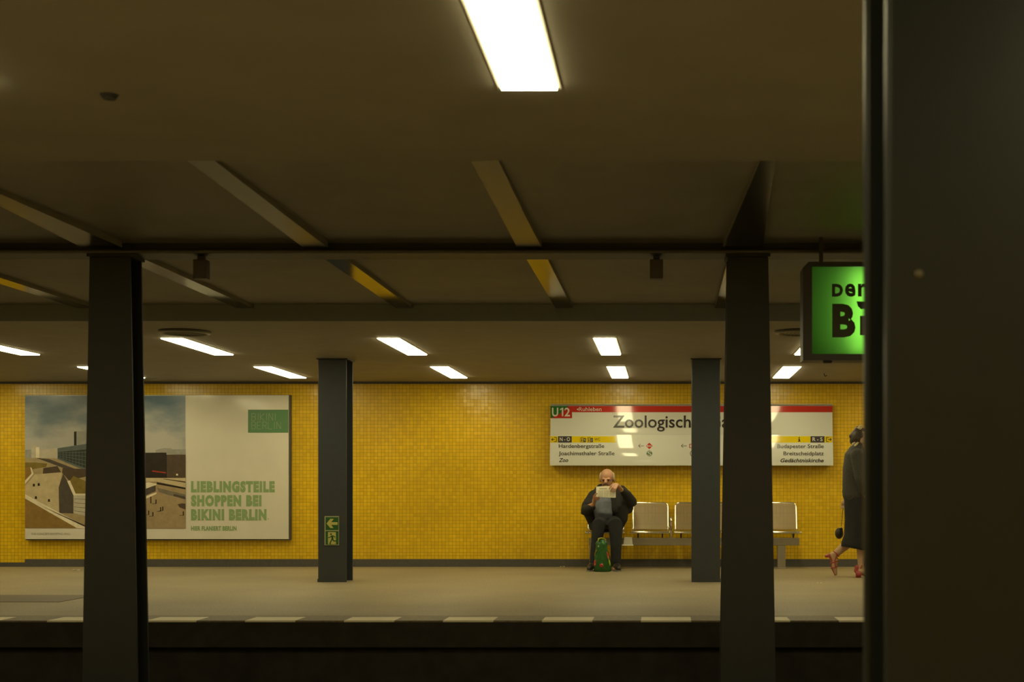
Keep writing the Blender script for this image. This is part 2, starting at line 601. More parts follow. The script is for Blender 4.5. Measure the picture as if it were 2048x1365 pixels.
# ------------------------------------------------------------------ ceiling lights
def lamp_proto():
    t = thing('ceiling_light', 'x', 'light', (0, 0, 0))
    bm = bmesh.new()
    taper(bm, (-0.098, 0.098, -0.743, 0.743, -0.014), (-0.100, 0.100, -0.745, 0.745, 0.0))
    obj('diffuser', bm, M['lamp'], t)
    bm = bmesh.new()
    for (a, b, c, d) in ((-0.112, -0.1005, -0.757, 0.757), (0.1005, 0.112, -0.757, 0.757), (-0.1005, 0.1005, -0.757, -0.7455), (-0.1005, 0.1005, 0.7455, 0.757)):
        box(bm, a, b, c, d, -0.005, 0.0)
    obj('frame', bm, M['housing'], t)
    return t
lamp0 = lamp_proto()
first = [True]
def lamp(x, y, lb):
    o = lamp0 if first[0] else copy_tree(lamp0)
    first[0] = False
    o.location = (x, y, CZ)
    tag(o, lb, 'light', 'strip lights in the platform ceilings')
track_row = {-6.57: 'ceiling strip light cut by the left edge of the picture, row nearer the tracks',
             -4.57: 'ceiling strip light just beneath the round ceiling grille, beside the billboard column',
             -2.57: 'ceiling strip light nearer the tracks, first to the right of the exit sign column',
             -0.57: 'ceiling strip light nearer the tracks, above the reading man',
             1.43: 'ceiling strip light mostly hidden by the lit green sign'}
wall_row = {-6.57: 'ceiling strip light near the tiled wall, mostly hidden behind the billboard column',
            -4.57: 'ceiling strip light near the tiled wall, above the right part of the billboard',
            -2.57: 'ceiling strip light near the tiled wall, midway between exit sign column and reading man',
            -0.57: 'ceiling strip light near the tiled wall, above the station name sign',
            1.43: 'ceiling strip light near the tiled wall, just below the lit green sign'}
for k in range(-5, 5):
    x = round(-0.57 + 2 * k, 2)
    lamp(x, 13.36, track_row.get(x, 'ceiling strip light of the far platform outside the picture'))
    lamp(x, 16.21, wall_row.get(x, 'ceiling strip light of the far platform outside the picture'))
    lamp(x + 0.087, 4.085, 'large bright ceiling strip light of the near platform at the top' if k == 0
         else 'ceiling strip light of the near platform outside the picture')
    lamp(x + 0.087, 1.13, 'ceiling strip light of the near platform outside the picture')

# round grilles and small fittings in the ceilings
for px, lb in ((370, 'round ceiling grille above the strip light beside the billboard column'),
               (1600, 'round ceiling grille half hidden by the lit green sign')):
    Y = 12.13
    X = (px - VX) / 324 * 1.44
    t = thing('ceiling_grille', lb, 'grille', (X, Y, CZ), 'round grilles in the far ceiling')
    bm = bmesh.new()
    rings = []
    for r, z in ((0.175, 0.0), (0.225, 0.0), (0.222, -0.018), (0.19, -0.026), (0.178, -0.014)):
        rings.append([(X + r * math.cos(a), Y + r * math.sin(a), CZ + z) for a in [2 * math.pi * k / 32 for k in range(32)]])
    loft(bm, rings + [rings[0]], cap=False)
    obj('ring', bm, mat('grille_ring', (0.12, 0.11, 0.09), 0.35), t, smooth=True)
    bm = bmesh.new()
    bmesh.ops.create_cone(bm, cap_ends=True, segments=32, radius1=0.176, radius2=0.176, depth=0.008, matrix=Matrix.Translation((X, Y, CZ - 0.006)))
    for k in range(-4, 5):
        h = math.sqrt(0.16 ** 2 - (k * 0.035) ** 2)
        box(bm, X + k * 0.035 - 0.005, X + k * 0.035 + 0.005, Y - h, Y + h, CZ - 0.016, CZ - 0.009)
    obj('mesh', bm, mat('grille_mesh', (0.16, 0.145, 0.11), 0.5), t)
t = thing('ceiling_sensor', 'tiny dark round fitting on the near ceiling, upper left', 'sensor', (-2.01, 4.93, CZ))
bm = bmesh.new()
bmesh.ops.create_cone(bm, cap_ends=True, segments=20, radius1=0.022, radius2=0.033, depth=0.016, matrix=Matrix.Translation((-2.01, 4.93, CZ - 0.008)))
obj('cap', bm, M['darkmetal'], t)
t = thing('ceiling_hook', 'tiny dark hook on the far ceiling just under the lit green sign', 'hook', (1.9, 16.4, CZ))
bm = bmesh.new()
tube(bm, [(1.9, 16.4, CZ), (1.9, 16.4, CZ - 0.02), (1.915, 16.4, CZ - 0.035), (1.93, 16.4, CZ - 0.025)], 0.005, 8)
obj('hook', bm, M['darkmetal'], t)

# ------------------------------------------------------------------ billboard
PY = 17.56
S = plane_at(PY)
pt = thing('billboard', 'wide shopping centre billboard with a city photograph and green slogan on the yellow wall', 'billboard', (-6.55, YW, 0.36))
a, b = at(50, 791, PY), at(577, 1079, PY)
bm = BOX(a.x, b.x, PY, PY + 0.02, b.z, a.z)
M['paper'] = mat('poster_paper', (0.68, 0.65, 0.56), 0.12, noise=0.03, nscale=3)
obj('panel', bm, M['paper'], pt)
bm = BOX(a.x + 0.0, b.x + 0.02, PY + 0.02, YW, b.z - 0.015, a.z + 0.005)
obj('frame', bm, M['skirt'], pt)

def sky_print():
    m = bpy.data.materials.new('printed_cloudy_sky')
    m.use_nodes = True
    nt = m.node_tree
    N, L = nt.nodes.new, nt.links.new
    bs = nt.nodes['Principled BSDF']
    tc = N('ShaderNodeTexCoord')
    mp = N('ShaderNodeMapping'); mp.inputs['Scale'].default_value = (1.3, 1, 2.6); L(tc.outputs['Object'], mp.inputs[0])
    n = N('ShaderNodeTexNoise'); n.inputs['Scale'].default_value = 1.4; n.inputs['Detail'].default_value = 6; L(mp.outputs[0], n.inputs['Vector'])
    sp = N('ShaderNodeSeparateXYZ'); L(tc.outputs['Object'], sp.inputs[0])
    r = N('ShaderNodeMapRange'); r.inputs['From Min'].default_value = 1.1; r.inputs['From Max'].default_value = 1.9
    r.inputs['To Min'].default_value = -0.25; r.inputs['To Max'].default_value = 0.32
    L(sp.outputs['Z'], r.inputs['Value'])
    ad = N('ShaderNodeMath'); ad.operation = 'SUBTRACT'; L(n.outputs['Fac'], ad.inputs[0]); L(r.outputs[0], ad.inputs[1])
    cr = N('ShaderNodeValToRGB')
    e = cr.color_ramp.elements
    e[0].position = 0.18; e[0].color = (0.10, 0.16, 0.22, 1)
    e[1].position = 0.62; e[1].color = (0.44, 0.43, 0.40, 1)
    e.new(0.38).color = (0.22, 0.26, 0.29, 1)
    L(ad.outputs[0], cr.inputs[0]); L(cr.outputs[0], bs.inputs['Base Color'])
    bs.inputs['Roughness'].default_value = 0.22
    return m
pic = bmesh.new()
pm = [sky_print()]
def pcol(r, g, b):
    pm.append(mat('poster_ink', srgb(r, g, b), 0.25, noise=0.10, nscale=18))
    return len(pm) - 1
rect(pic, 50, 792, 371, 1057, S, 0.002, 0)
def c1(pts, off, mi):                      # coordinates measured on an enlargement of the billboard's left end
    poly(pic, [(40 + x / 4.4, 780 + y / 4.4) for x, y in pts], S, off, mi)
def c2(pts, off, mi):                      # the same for its middle
    poly(pic, [(280 + x / 7.18, 880 + y / 7.18) for x, y in pts], S, off, mi)
hazy, wall_, glass, darkgl = pcol(150, 150, 145), pcol(185, 178, 160), pcol(95, 105, 105), pcol(60, 66, 62)
tan, sand, rust, white = pcol(165, 148, 115), pcol(192, 176, 142), pcol(140, 112, 62), pcol(225, 215, 190)
olive, shade, brown, dark = pcol(125, 110, 55), pcol(85, 78, 70), pcol(85, 72, 60), pcol(50, 44, 40)
road, redp, plaza = pcol(120, 112, 98), pcol(150, 60, 45), pcol(160, 140, 110)
# ground sheet under everything
poly(pic, [(50, 912), (371, 912), (371, 1057), (50, 1057)], S, 0.0025, tan)
# skyline and the long glazed hall
c1([(45, 530), (100, 525), (100, 600), (45, 600)], 0.003, hazy)
c1([(100, 490), (140, 485), (140, 600), (100, 600)], 0.003, wall_)
c1([(140, 505), (170, 505), (170, 600), (140, 600)], 0.0031, white)
c1([(475, 370), (497, 366), (497, 490), (475, 492)], 0.003, dark)
c1([(497, 366), (600, 366), (600, 490), (497, 490)], 0.003, hazy)
c1([(170, 530), (335, 512), (335, 605), (170, 600)], 0.0034, wall_)
c1([(330, 515), (640, 468), (640, 740), (330, 610)], 0.0035, glass)
c1([(335, 548), (640, 520), (640, 715), (335, 600)], 0.0037, darkgl)
for k in range(5):
    c1([(335, 556 + k * 12), (640, 545 + k * 44), (640, 550 + k * 44), (335, 559 + k * 12)], 0.004, glass)
for k in range(10):
    x = 350 + k * 28
    c1([(x, 546 - k), (x + 3, 546 - k), (x + 3, 605 + k * 11), (x, 603 + k * 11)], 0.004, glass)
c1([(140, 600), (260, 612), (640, 755), (640, 790), (250, 640)], 0.0042, shade)
# terraces
c1([(45, 640), (130, 640), (240, 650), (230, 680), (110, 700), (45, 690)], 0.0044, olive)
c1([(205, 690), (330, 672), (360, 725), (200, 740)], 0.0044, brown)
c1([(45, 690), (95, 680), (105, 740), (45, 800)], 0.0046, rust)
c1([(90, 682), (104, 690), (118, 742), (45, 830), (45, 800), (102, 738)], 0.0048, white)
c1([(130, 745), (370, 730), (340, 880), (345, 1090), (45, 930), (45, 850)], 0.0046, sand)
c1([(340, 860), (380, 740), (470, 900), (470, 1090), (345, 1085)], 0.0048, shade)
c1([(375, 690), (600, 700), (600, 760), (430, 800), (370, 730)], 0.0047, brown)
c1([(440, 800), (470, 760), (640, 830), (640, 915), (480, 915)], 0.005, olive)
c1([(415, 805), (440, 800), (490, 915), (640, 915), (640, 930), (470, 930)], 0.0052, white)
c1([(470, 930), (640, 930), (640, 1130), (470, 1085)], 0.005, wall_)
for k in range(4):
    c1([(475, 960 + 35 * k), (640, 965 + 40 * k), (640, 969 + 40 * k), (475, 963 + 35 * k)], 0.0054, brown)
for x, y in ((122, 840), (165, 835), (140, 950), (255, 975)):
    c1([(x - 8, y - 12), (x + 8, y - 12), (x + 10, y + 12), (x - 10, y + 12)], 0.0052, dark)
c1([(45, 945), (500, 1218), (45, 1218)], 0.0056, rust)
c1([(45, 920), (620, 1230), (620, 1218), (540, 1218), (500, 1218), (45, 958)], 0.0058, white)
# square and dark block on the right part of the picture
c2([(-800, 560), (655, 560), (655, 1275), (-350, 1275)], 0.006, plaza)
c2([(225, 150), (290, 130), (340, 120), (450, 125), (460, 140), (655, 135), (655, 220), (225, 190)], 0.0062, hazy)
c2([(-250, 190), (380, 185), (380, 215), (655, 215), (655, 550), (-250, 550)], 0.0064, dark)
c2([(385, 215), (655, 215), (655, 550), (385, 545)], 0.0066, brown)
c2([(175, 440), (370, 465), (370, 485), (175, 460)], 0.0068, redp)
c2([(520, 490), (545, 490), (545, 515), (520, 515)], 0.0068, white)
c2([(-300, 550), (655, 550), (655, 690), (240, 600), (-300, 620)], 0.0066, sand)
c2([(240, 610), (655, 690), (655, 715), (240, 640)], 0.0068, dark)
c2([(340, 560), (655, 600), (655, 620), (340, 568)], 0.0068, brown)
c2([(245, 690), (655, 790), (655, 850), (420, 800), (270, 750)], 0.0068, road)
c2([(480, 780), (655, 820), (655, 860), (480, 810)], 0.0069, shade)
c2([(540, 930), (600, 915), (655, 920), (655, 1005), (570, 975)], 0.0069, brown)
c2([(-300, 720), (120, 610), (240, 635), (230, 650), (40, 720), (-300, 850)], 0.007, white)
c2([(-300, 850), (40, 720), (225, 655), (225, 740), (40, 820), (-300, 980)], 0.0072, shade)
c2([(-300, 1000), (40, 830), (240, 755), (235, 780), (40, 870), (-300, 1060)], 0.0074, white)
c2([(145, 820), (165, 815), (165, 915), (145, 915)], 0.0072, brown)
for x, y in ((125, 1050), (185, 1070), (297, 1000), (327, 992), (230, 890), (622, 1060)):
    c2([(x - 8, y - 30), (x + 8, y - 30), (x + 8, y + 30), (x - 8, y + 30)], 0.0076, dark)
    c2([(x - 55, y + 26), (x, y + 26), (x, y + 34), (x - 55, y + 34)], 0.0075, shade)
flatobj('city_photograph', pic, pm, pt)
M['green_ink'] = mat('poster_green_ink', (0.25, 0.38, 0.18), 0.25)
M['green_block'] = mat('poster_green_block', (0.095, 0.225, 0.10), 0.25)
M['pale_ink'] = mat('poster_pale_ink', (0.26, 0.36, 0.20), 0.25)
bm = bmesh.new()
rect(bm, 496, 820, 576.5, 866, S, 0.002)
lg = flatobj('logo_block', bm, M['green_block'], pt, 'green block with thin outlined lettering')
bm = bmesh.new()
def outline_word(bm, glyphs, x, y, h, wd, gap, lw):
    G = {'B': ([(0, 0), (.75, .0), (.95, .22), (.75, .48), (0, .48)], [(.75, .48), (1, .74), (.75, 1), (0, 1), (0, 0)]),
         'I': ([(.5, 0), (.5, 1)],), 'K': ([(0, 0), (0, 1)], [(.95, 0), (0, .55), (.95, 1)]),
         'N': ([(0, 1), (0, 0), (.95, 1), (.95, 0)],),
         'E': ([(.95, 0), (0, 0), (0, 1), (.95, 1)], [(0, .5), (.8, .5)]),
         'R': ([(0, 1), (0, 0), (.8, 0), (.95, .25), (.8, .5), (0, .5)], [(.5, .5), (.95, 1)]),
         'L': ([(0, 0), (0, 1), (.9, 1)],)}
    for ch in glyphs:
        w_ = wd * (0.45 if ch == 'I' else 1)
        for st in G[ch]:
            stroke(bm, [(x + p * w_, y + q * h) for p, q in st], lw, S, 0.003)
        x += w_ + gap
outline_word(bm, 'BIKINI', 503.5, 827.5, 14, 8.2, 2.6, 1.0)
outline_word(bm, 'BERLIN', 503.5, 844.5, 14, 8.2, 2.7, 1.0)
flatobj('lettering', bm, M['pale_ink'], lg)
for s, x0, x1, base in (('LIEBLINGSTEILE', 382, 549.5, 983.5), ('SHOPPEN BEI', 382, 523, 1011.5), ('BIKINI BERLIN', 382, 533, 1039.5)):
    bm = bmesh.new()
    text(bm, s, x0, x1, base, 20.5, S, 0.003, bold=0.075, space=1.22)
    if base > 1030:
        disc(bm, 536.5, 1038.5, 1.1, 1.1, S, 0.003, n=10)
    flatobj('slogan_line', bm, M['green_ink'], pt, 'large green slogan lettering')
bm = bmesh.new()
text(bm, 'HIER FLANIERT BERLIN', 382, 473, 1061.5, 8.5, S, 0.003, bold=0.05, space=1.1)
flatobj('caption', bm, M['green_ink'], pt)
bm = bmesh.new()
text(bm, 'THE CONCEPT SHOPPING MALL', 62, 141, 1070.5, 4.2, S, 0.003)
flatobj('footer', bm, mat('poster_grey_ink', (0.28, 0.26, 0.21), 0.3), pt)

# ------------------------------------------------------------------ station name sign (folded panel: a ridge at half height)
ZR = 1.70
def depth(z):
    if z >= ZR:
        q = max(0.0, 2.085 - z)
        return 0.09 + 0.175 * q - 0.185 * q * q
    q = ZR - z
    return 0.1305 + 0.36 * q - 0.5 * q * q
def SG(px, py, off=0.0):
    Y = YW - 0.15
    for _ in range(6):
        z = EYE + (VY - py) * Y / F
        Y = YW - depth(min(2.085, max(1.304, z))) - off
    return at(px, py, Y)
st = thing('station_sign', 'long white station name sign with a red band on the yellow wall above the bench', 'sign', (0.33, YW, 1.3))
M['enamel'] = mat('white_sign_enamel', (0.64, 0.65, 0.60), 0.06, spec=0.5)
M['red'] = mat('red_sign_enamel', (0.46, 0.035, 0.022), 0.12)
M['signgreen'] = mat('green_sign_enamel', (0.03, 0.15, 0.035), 0.12)
M['signyellow'] = mat('yellow_sign_enamel', (0.66, 0.50, 0.006), 0.12)
M['ink'] = mat('dark_sign_ink', (0.035, 0.03, 0.032), 0.2)
M['slate'] = mat('slate_sign_ink', (0.06, 0.055, 0.065), 0.2)
M['whiteink'] = mat('white_sign_ink', (0.68, 0.64, 0.55), 0.2)
xl, xr = (1100.5 - VX) / F * (YW - 0.15), (1665.5 - VX) / F * (YW - 0.15)
def panel(zs, name):
    bm = bmesh.new()
    rings = []
    for x in (xl, xr):
        rings.append([(x, YW - depth(z), z) for z in zs] + [(x, YW - 0.03, zs[-1]), (x, YW - 0.03, zs[0])])
    loft(bm, rings)
    return obj(name, bm, M['enamel'], st)
panel([2.085 - 0.3845 * k / 30 for k in range(31)], 'upper_panel')
panel([1.6995 - 0.3955 * k / 30 for k in range(31)], 'lower_panel')
bm = bmesh.new()
box(bm, xl, xr, YW - 0.13, YW, 2.086, 2.094)
box(bm, xl + 0.02, xr - 0.02, YW - 0.03, YW, 1.33, 2.07)
obj('mounting_frame', bm, mat('sign_edge_metal', (0.42, 0.40, 0.34), 0.4), st)
bm = bmesh.new()
rect(bm, 1101, 812.5, 1665, 825, SG, 0.002)
poly(bm, [(1101, 812.5), (1144, 812.5), (1144, 837), (1101, 837)], SG, 0.0025)
rb = flatobj('red_band', bm, M['red'], st)
bm = bmesh.new()
poly(bm, [(1101, 812.5), (1138, 812.5), (1117, 830), (1101.5, 837)], SG, 0.0035)
flatobj('green_corner', bm, M['signgreen'], rb)
bm = bmesh.new()
text(bm, 'U', 1104, 1116.5, 833, 17, SG, 0.006, bold=0.02)
poly(bm, [(1123.6, 833), (1123.6, 819.6), (1120.2, 821.2), (1120.2, 818.6), (1124.4, 816), (1126.6, 816), (1126.6, 833)], SG, 0.006)
text(bm, '2', 1129, 1140, 833, 17, SG, 0.006, bold=0.02, ref='2')
flatobj('line_number', bm, M['whiteink'], rb, 'white lettering')
bm = bmesh.new()
text(bm, 'Ruhleben', 1158, 1203, 822.6, 7.6, SG, 0.006)
poly(bm, [(1153, 819.3), (1156.8, 817), (1156.8, 821.6)], SG, 0.006)
flatobj('destination', bm, M['whiteink'], rb, 'white lettering')
bm = bmesh.new()
text(bm, 'Zoologischer', 1226, 1414.5, 855.5, 24, SG, 0.005, bold=0.012)
text(bm, 'Garten', 1419, 1515, 855.5, 24, SG, 0.005, bold=0.012)
flatobj('station_name', bm, M['ink'], st)
for xa, xb, ba, bb, wd, ta, tb in ((1101, 1231.5, 1116, 1143.5, 'N - O', 1119.5, 1140), (1490, 1664.5, 1621, 1649, 'R - S', 1625, 1645)):
    bm = bmesh.new()
    rect(bm, xa, 873, xb, 885.8, SG, 0.002)
    y_ = flatobj('yellow_strip', bm, M['signyellow'], st)
    if wd[0] == 'N':
        ys = y_
    bm = bmesh.new()
    rect(bm, ba, 873, bb, 885.8, SG, 0.0035)
    flatobj('dark_box', bm, M['slate'], y_)
    bm = bmesh.new()
    text(bm, wd, ta, tb, 882.7, 7.4, SG, 0.006, bold=0.01)
    flatobj('lettering', bm, M['whiteink'], y_, 'white lettering')
for x, d in ((1103, 1), (1662.7, -1)):
    bm = bmesh.new()
    stroke(bm, [(x + 5 * d, 875.4), (x + 10 * d, 875.4), (x + 10 * d, 883.9), (x + 5 * d, 883.9)], 1.1, SG, 0.004)
    stroke(bm, [(x, 879.6), (x + 6.5 * d, 879.6)], 1.1, SG, 0.004)
    stroke(bm, [(x + 3 * d, 877), (x, 879.6), (x + 3 * d, 882.2)], 1.1, SG, 0.004)
    flatobj('exit_pictogram', bm, M['ink'], ys if d > 0 else y_)
for x in (1160.5, 1174.5):
    bm = bmesh.new()
    stroke(bm, [(x, 877), (x, 884.6), (x + 11, 884.6), (x + 11, 877), (x, 877)], 0.7, SG, 0.004)
    rect(bm, x + 6.3, 877.2, x + 11, 884.6, SG, 0.0045)
    disc(bm, x + 3.2, 878.8, 0.9, 0.9, SG, 0.0045, n=10)
    rect(bm, x + 2.3, 879.9, x + 4.1, 883.6, SG, 0.0045)
    poly(bm, [(x + 1, 876.2), (x + 2.2, 874.4), (x + 3.4, 876.2)], SG, 0.0045)
    poly(bm, [(x + 4, 874.4), (x + 6.4, 874.4), (x + 5.2, 876.2)], SG, 0.0045)
    flatobj('lift_pictogram', bm, M['ink'], ys)
bm = bmesh.new()
text(bm, 'WC', 1188.5, 1200.5, 882, 5.6, SG, 0.004)
flatobj('toilet_lettering', bm, M['ink'], ys)
bm = bmesh.new()
rect(bm, 1597.2, 878.2, 1599.8, 883.4, SG, 0.004)
rect(bm, 1596.2, 878.2, 1598, 879.3, SG, 0.004)
rect(bm, 1595.9, 882.4, 1601, 883.9, SG, 0.004)
disc(bm, 1598.4, 875.8, 1.35, 1.3, SG, 0.004, n=12)
flatobj('information_pictogram', bm, M['ink'], y_)
bm = bmesh.new()
stroke(bm, [(1168.2, 879.4), (1169.6, 878.4), (1169.6, 883.2)], 0.9, SG, 0.0065)
flatobj('lift_number', bm, M['whiteink'], ys)
bm = bmesh.new()
text(bm, '2', 1182, 1184.6, 883, 4.6, SG, 0.0065)
flatobj('lift_number', bm, M['whiteink'], ys)
bm = bmesh.new()
for s, x0, x1, base, sh in (('Hardenbergstraße', 1117.5, 1208.5, 896.3, 0), ('Joachimsthaler Straße', 1117.5, 1229, 911, 0), ('Zoo', 1117.5, 1136.5, 924.6, 0.25),
                            ('Budapester Straße', 1554.5, 1647.5, 896.7, 0), ('Breitscheidplatz', 1567, 1647.5, 911.2, 0), ('Gedächtniskirche', 1561, 1647.5, 925.2, 0.25)):
    bm = bmesh.new()
    text(bm, s, x0, x1, base, 7.6, SG, 0.004, shear=sh, bold=0.018 if sh else 0.008)
    flatobj('street_name', bm, M['ink'], st)
for x in (1277, 1362.5):
    bm = bmesh.new()
    stroke(bm, [(x, 892.3), (x + 11, 892.3)], 0.9, SG, 0.004)
    stroke(bm, [(x + 4, 888.4), (x, 892.3), (x + 4, 896.2)], 0.9, SG, 0.004)
    flatobj('arrow', bm, M['ink'], st)
bm = bmesh.new()
poly(bm, [(1292, 892.4), (1298.5, 886), (1305.2, 892.4), (1298.5, 899)], SG, 0.003)
lo = flatobj('red_emblem', bm, M['red'], st)
bm = bmesh.new()
stroke(bm, [(1379, 889), (1391, 889), (1391, 896), (1379, 896), (1379, 889)], 1.3, SG, 0.003)
flatobj('red_frame_emblem', bm, M['red'], st)
bm = bmesh.new()
text(bm, 'Bahn', 1294, 1303.2, 893.9, 3.2, SG, 0.006, bold=0.03)
flatobj('lettering', bm, M['whiteink'], lo)
bm = bmesh.new()
disc(bm, 1298.8, 907.6, 5.8, 5.6, SG, 0.003)
gr = flatobj('green_emblem', bm, mat('green_emblem_ink', (0.05, 0.14, 0.06), 0.2), st)
bm = bmesh.new()
text(bm, 'S', 1294.8, 1302.8, 911.6, 8.0, SG, 0.006, bold=0.0)
flatobj('lettering', bm, M['whiteink'], gr)
bm = bmesh.new()
ring(bm, 1387, 907.6, 6.0, 7.0, SG, 0.003)
flatobj('ring_emblem', bm, M['ink'], st)

# ------------------------------------------------------------------ exit sign on the far column
SE = plane_at(14.568)
ex = thing('exit_sign', 'small green emergency exit sign with arrow and running man on the slate column', 'sign', (-3.6, 14.568, 0.4))
def ec(x, y):
    return (640 + x / 18.2, 1025 + y / 18.2)
bm = bmesh.new()
a, b = at(*ec(168, 145), 14.566), at(*ec(692, 1205), 14.566)
box(bm, a.x, b.x, 14.562, 14.57, b.z, a.z)
obj('border', bm, mat('exit_sign_border', (0.36, 0.38, 0.20), 0.4), ex)
SE = plane_at(14.562)
M['exitgreen'] = mat('exit_sign_green', (0.015, 0.10, 0.022), 0.35)
M['exitpale'] = mat('exit_sign_pale', (0.50, 0.46, 0.14), 0.4)
for y0, y1 in ((182, 655), (692, 1188)):
    bm = bmesh.new()
    rect(bm, *ec(203, y0), *ec(672, y1), SE, 0.001)
    flatobj('panel', bm, M['exitgreen'], ex)
bm = bmesh.new()
poly(bm, [ec(*p) for p in ((235, 415), (375, 245), (500, 245), (412, 365), (640, 365), (640, 465), (412, 465), (490, 580), (375, 580))], SE, 0.002)
flatobj('arrow', bm, M['exitpale'], ex)
bm = bmesh.new()
rect(bm, *ec(290, 728), *ec(580, 1170), SE, 0.002)
dr = flatobj('doorway', bm, M['exitpale'], ex)
bm = bmesh.new()
disc(bm, *ec(398, 803), 34 / 18.2, 34 / 18.2, SE, 0.003, n=14)
k = 1 / 18.2
poly(bm, [ec(*p) for p in ((400, 850), (480, 850), (490, 980), (500, 1040), (430, 1000), (415, 960))], SE, 0.003)
for pts, wd in (([(420, 865), (365, 920), (300, 922)], 34), ([(470, 862), (520, 880), (550, 925)], 32), ([(440, 980), (390, 1080), (355, 1150), (400, 1165)], 42), ([(465, 985), (490, 1050), (600, 1052)], 42)):
    stroke(bm, [ec(*p) for p in pts], wd * k, SE, 0.003)
flatobj('running_figure', bm, M['exitgreen'], dr)

# ------------------------------------------------------------------ lit green hanging sign
GY = 8.34
gx0, gx1 = at(1606, 0, GY).x, at(1606, 0, GY).x + 0.66
gz1, gz0 = at(0, 524, GY).z, at(0, 721, GY).z
gs = thing('light_box_sign', 'glowing green light box sign in a dark frame hanging over the tracks', 'sign', ((gx0 + gx1) / 2, GY + 0.09, gz1))
bm = bmesh.new()
c, dd = 0.035, 0.18
outer = [(gx0, gz0), (gx1, gz0), (gx1, gz1 - c), (gx1 - c, gz1), (gx0 + c, gz1), (gx0, gz1 - c)]
fx0, fz0 = at(1624, 708.5, GY).x, at(1624, 708.5, GY).z
fz1 = at(0, 533, GY).z
fx1 = gx1 - (fx0 - gx0)
inner = [(fx0, fz0), (fx1, fz0), (fx1, fz1 - 0.001), (fx1, fz1), (fx0, fz1), (fx0, fz1 - 0.001)]
rr = [[bm.verts.new((x, y, z)) for x, z in pts] for pts, y in ((outer, GY), (outer, GY + dd), (inner, GY + dd), (inner, GY))]
for a in range(4):
    A, B = rr[a], rr[(a + 1) % 4]
    for i in range(6):
        bm.faces.new((A[i], A[(i + 1) % 6], B[(i + 1) % 6], B[i]))
obj('frame', bm, M['darkmetal'], gs)
# translucent faces lit by a tube inside
tm = bpy.data.materials.new('green_translucent_sheet')
tm.use_nodes = True
nt = tm.node_tree
nt.nodes.remove(nt.nodes['Principled BSDF'])
tl = nt.nodes.new('ShaderNodeBsdfTranslucent'); tl.inputs[0].default_value = (0.40, 0.68, 0.22, 1)
gl = nt.nodes.new('ShaderNodeBsdfDiffuse'); gl.inputs[0].default_value = (0.06, 0.22, 0.02, 1)
ms = nt.nodes.new('ShaderNodeMixShader'); ms.inputs[0].default_value = 0.25
nt.links.new(tl.outputs[0], ms.inputs[1]); nt.links.new(gl.outputs[0], ms.inputs[2])
nt.links.new(ms.outputs[0], nt.nodes['Material Output'].inputs[0])
tw = tm.copy()
tw.name = 'bluish_translucent_sheet'
tw.node_tree.nodes['Translucent BSDF'].inputs[0].default_value = (0.8, 0.92, 0.98, 1)
tw.node_tree.nodes['Diffuse BSDF'].inputs[0].default_value = (0.4, 0.45, 0.5, 1)
for y in (GY + 0.012, GY + dd - 0.016):
    bm = BOX(fx0 + 0.0005, fx1 - 0.0005, y, y + 0.003, fz0 + 0.0005, fz1 - 0.0005)
    gf = obj('face', bm, tm if y < GY + 0.05 else tw, gs)
    if y < GY + 0.05:
        GS = plane_at(GY + 0.011)
        bm = bmesh.new()
        text(bm, 'D', 1664, 1686, 592, 24, GS, 0.0, bold=0.055)
        text(bm, 'e', 1690, 1711, 592, 24, GS, 0.0, bold=0.03, ref='x')
        text(bm, 'n', 1716, 1737, 592, 24, GS, 0.0, bold=0.03, ref='x')
        text(bm, 'B', 1664.5, 1711, 671, 63, GS, 0.0, bold=0.05)
        poly(bm, [(1713, 603), (1745, 604), (1741, 612), (1733, 617), (1722, 619), (1716, 613)], GS, 0.0)
        rect(bm, 1720, 632, 1742, 671, GS, 0.0)
        flatobj('lettering', bm, mat('sign_black_film', (0.035, 0.04, 0.02), 0.5), gf, 'dark lettering')
bm = bmesh.new()
xm = (gx0 + gx1) / 2 + 0.02
tube(bm, [(xm, GY + 0.09, fz0 + 0.03), (xm, GY + 0.09, fz1 - 0.03)], 0.013, 10)
obj('fluorescent_tube', bm, emit('sign_tube', (0.85, 1.0, 0.80), 20.0), gs)
for x in (gx0 + 0.12, gx1 - 0.12):
    obj('hanger', BOX(x - 0.012, x + 0.012, GY + 0.08, GY + 0.10, gz1 - 0.005, 2.5299), M['darkmetal'], gs)
bm = bmesh.new()
p = at(1655, 722, GY + 0.05)
bmesh.ops.create_cone(bm, cap_ends=True, segments=16, radius1=0.024, radius2=0.032, depth=0.016, matrix=Matrix.Translation((p.x, p.y, gz0 - 0.006)))
obj('latch', bm, M['darkmetal'], gs)

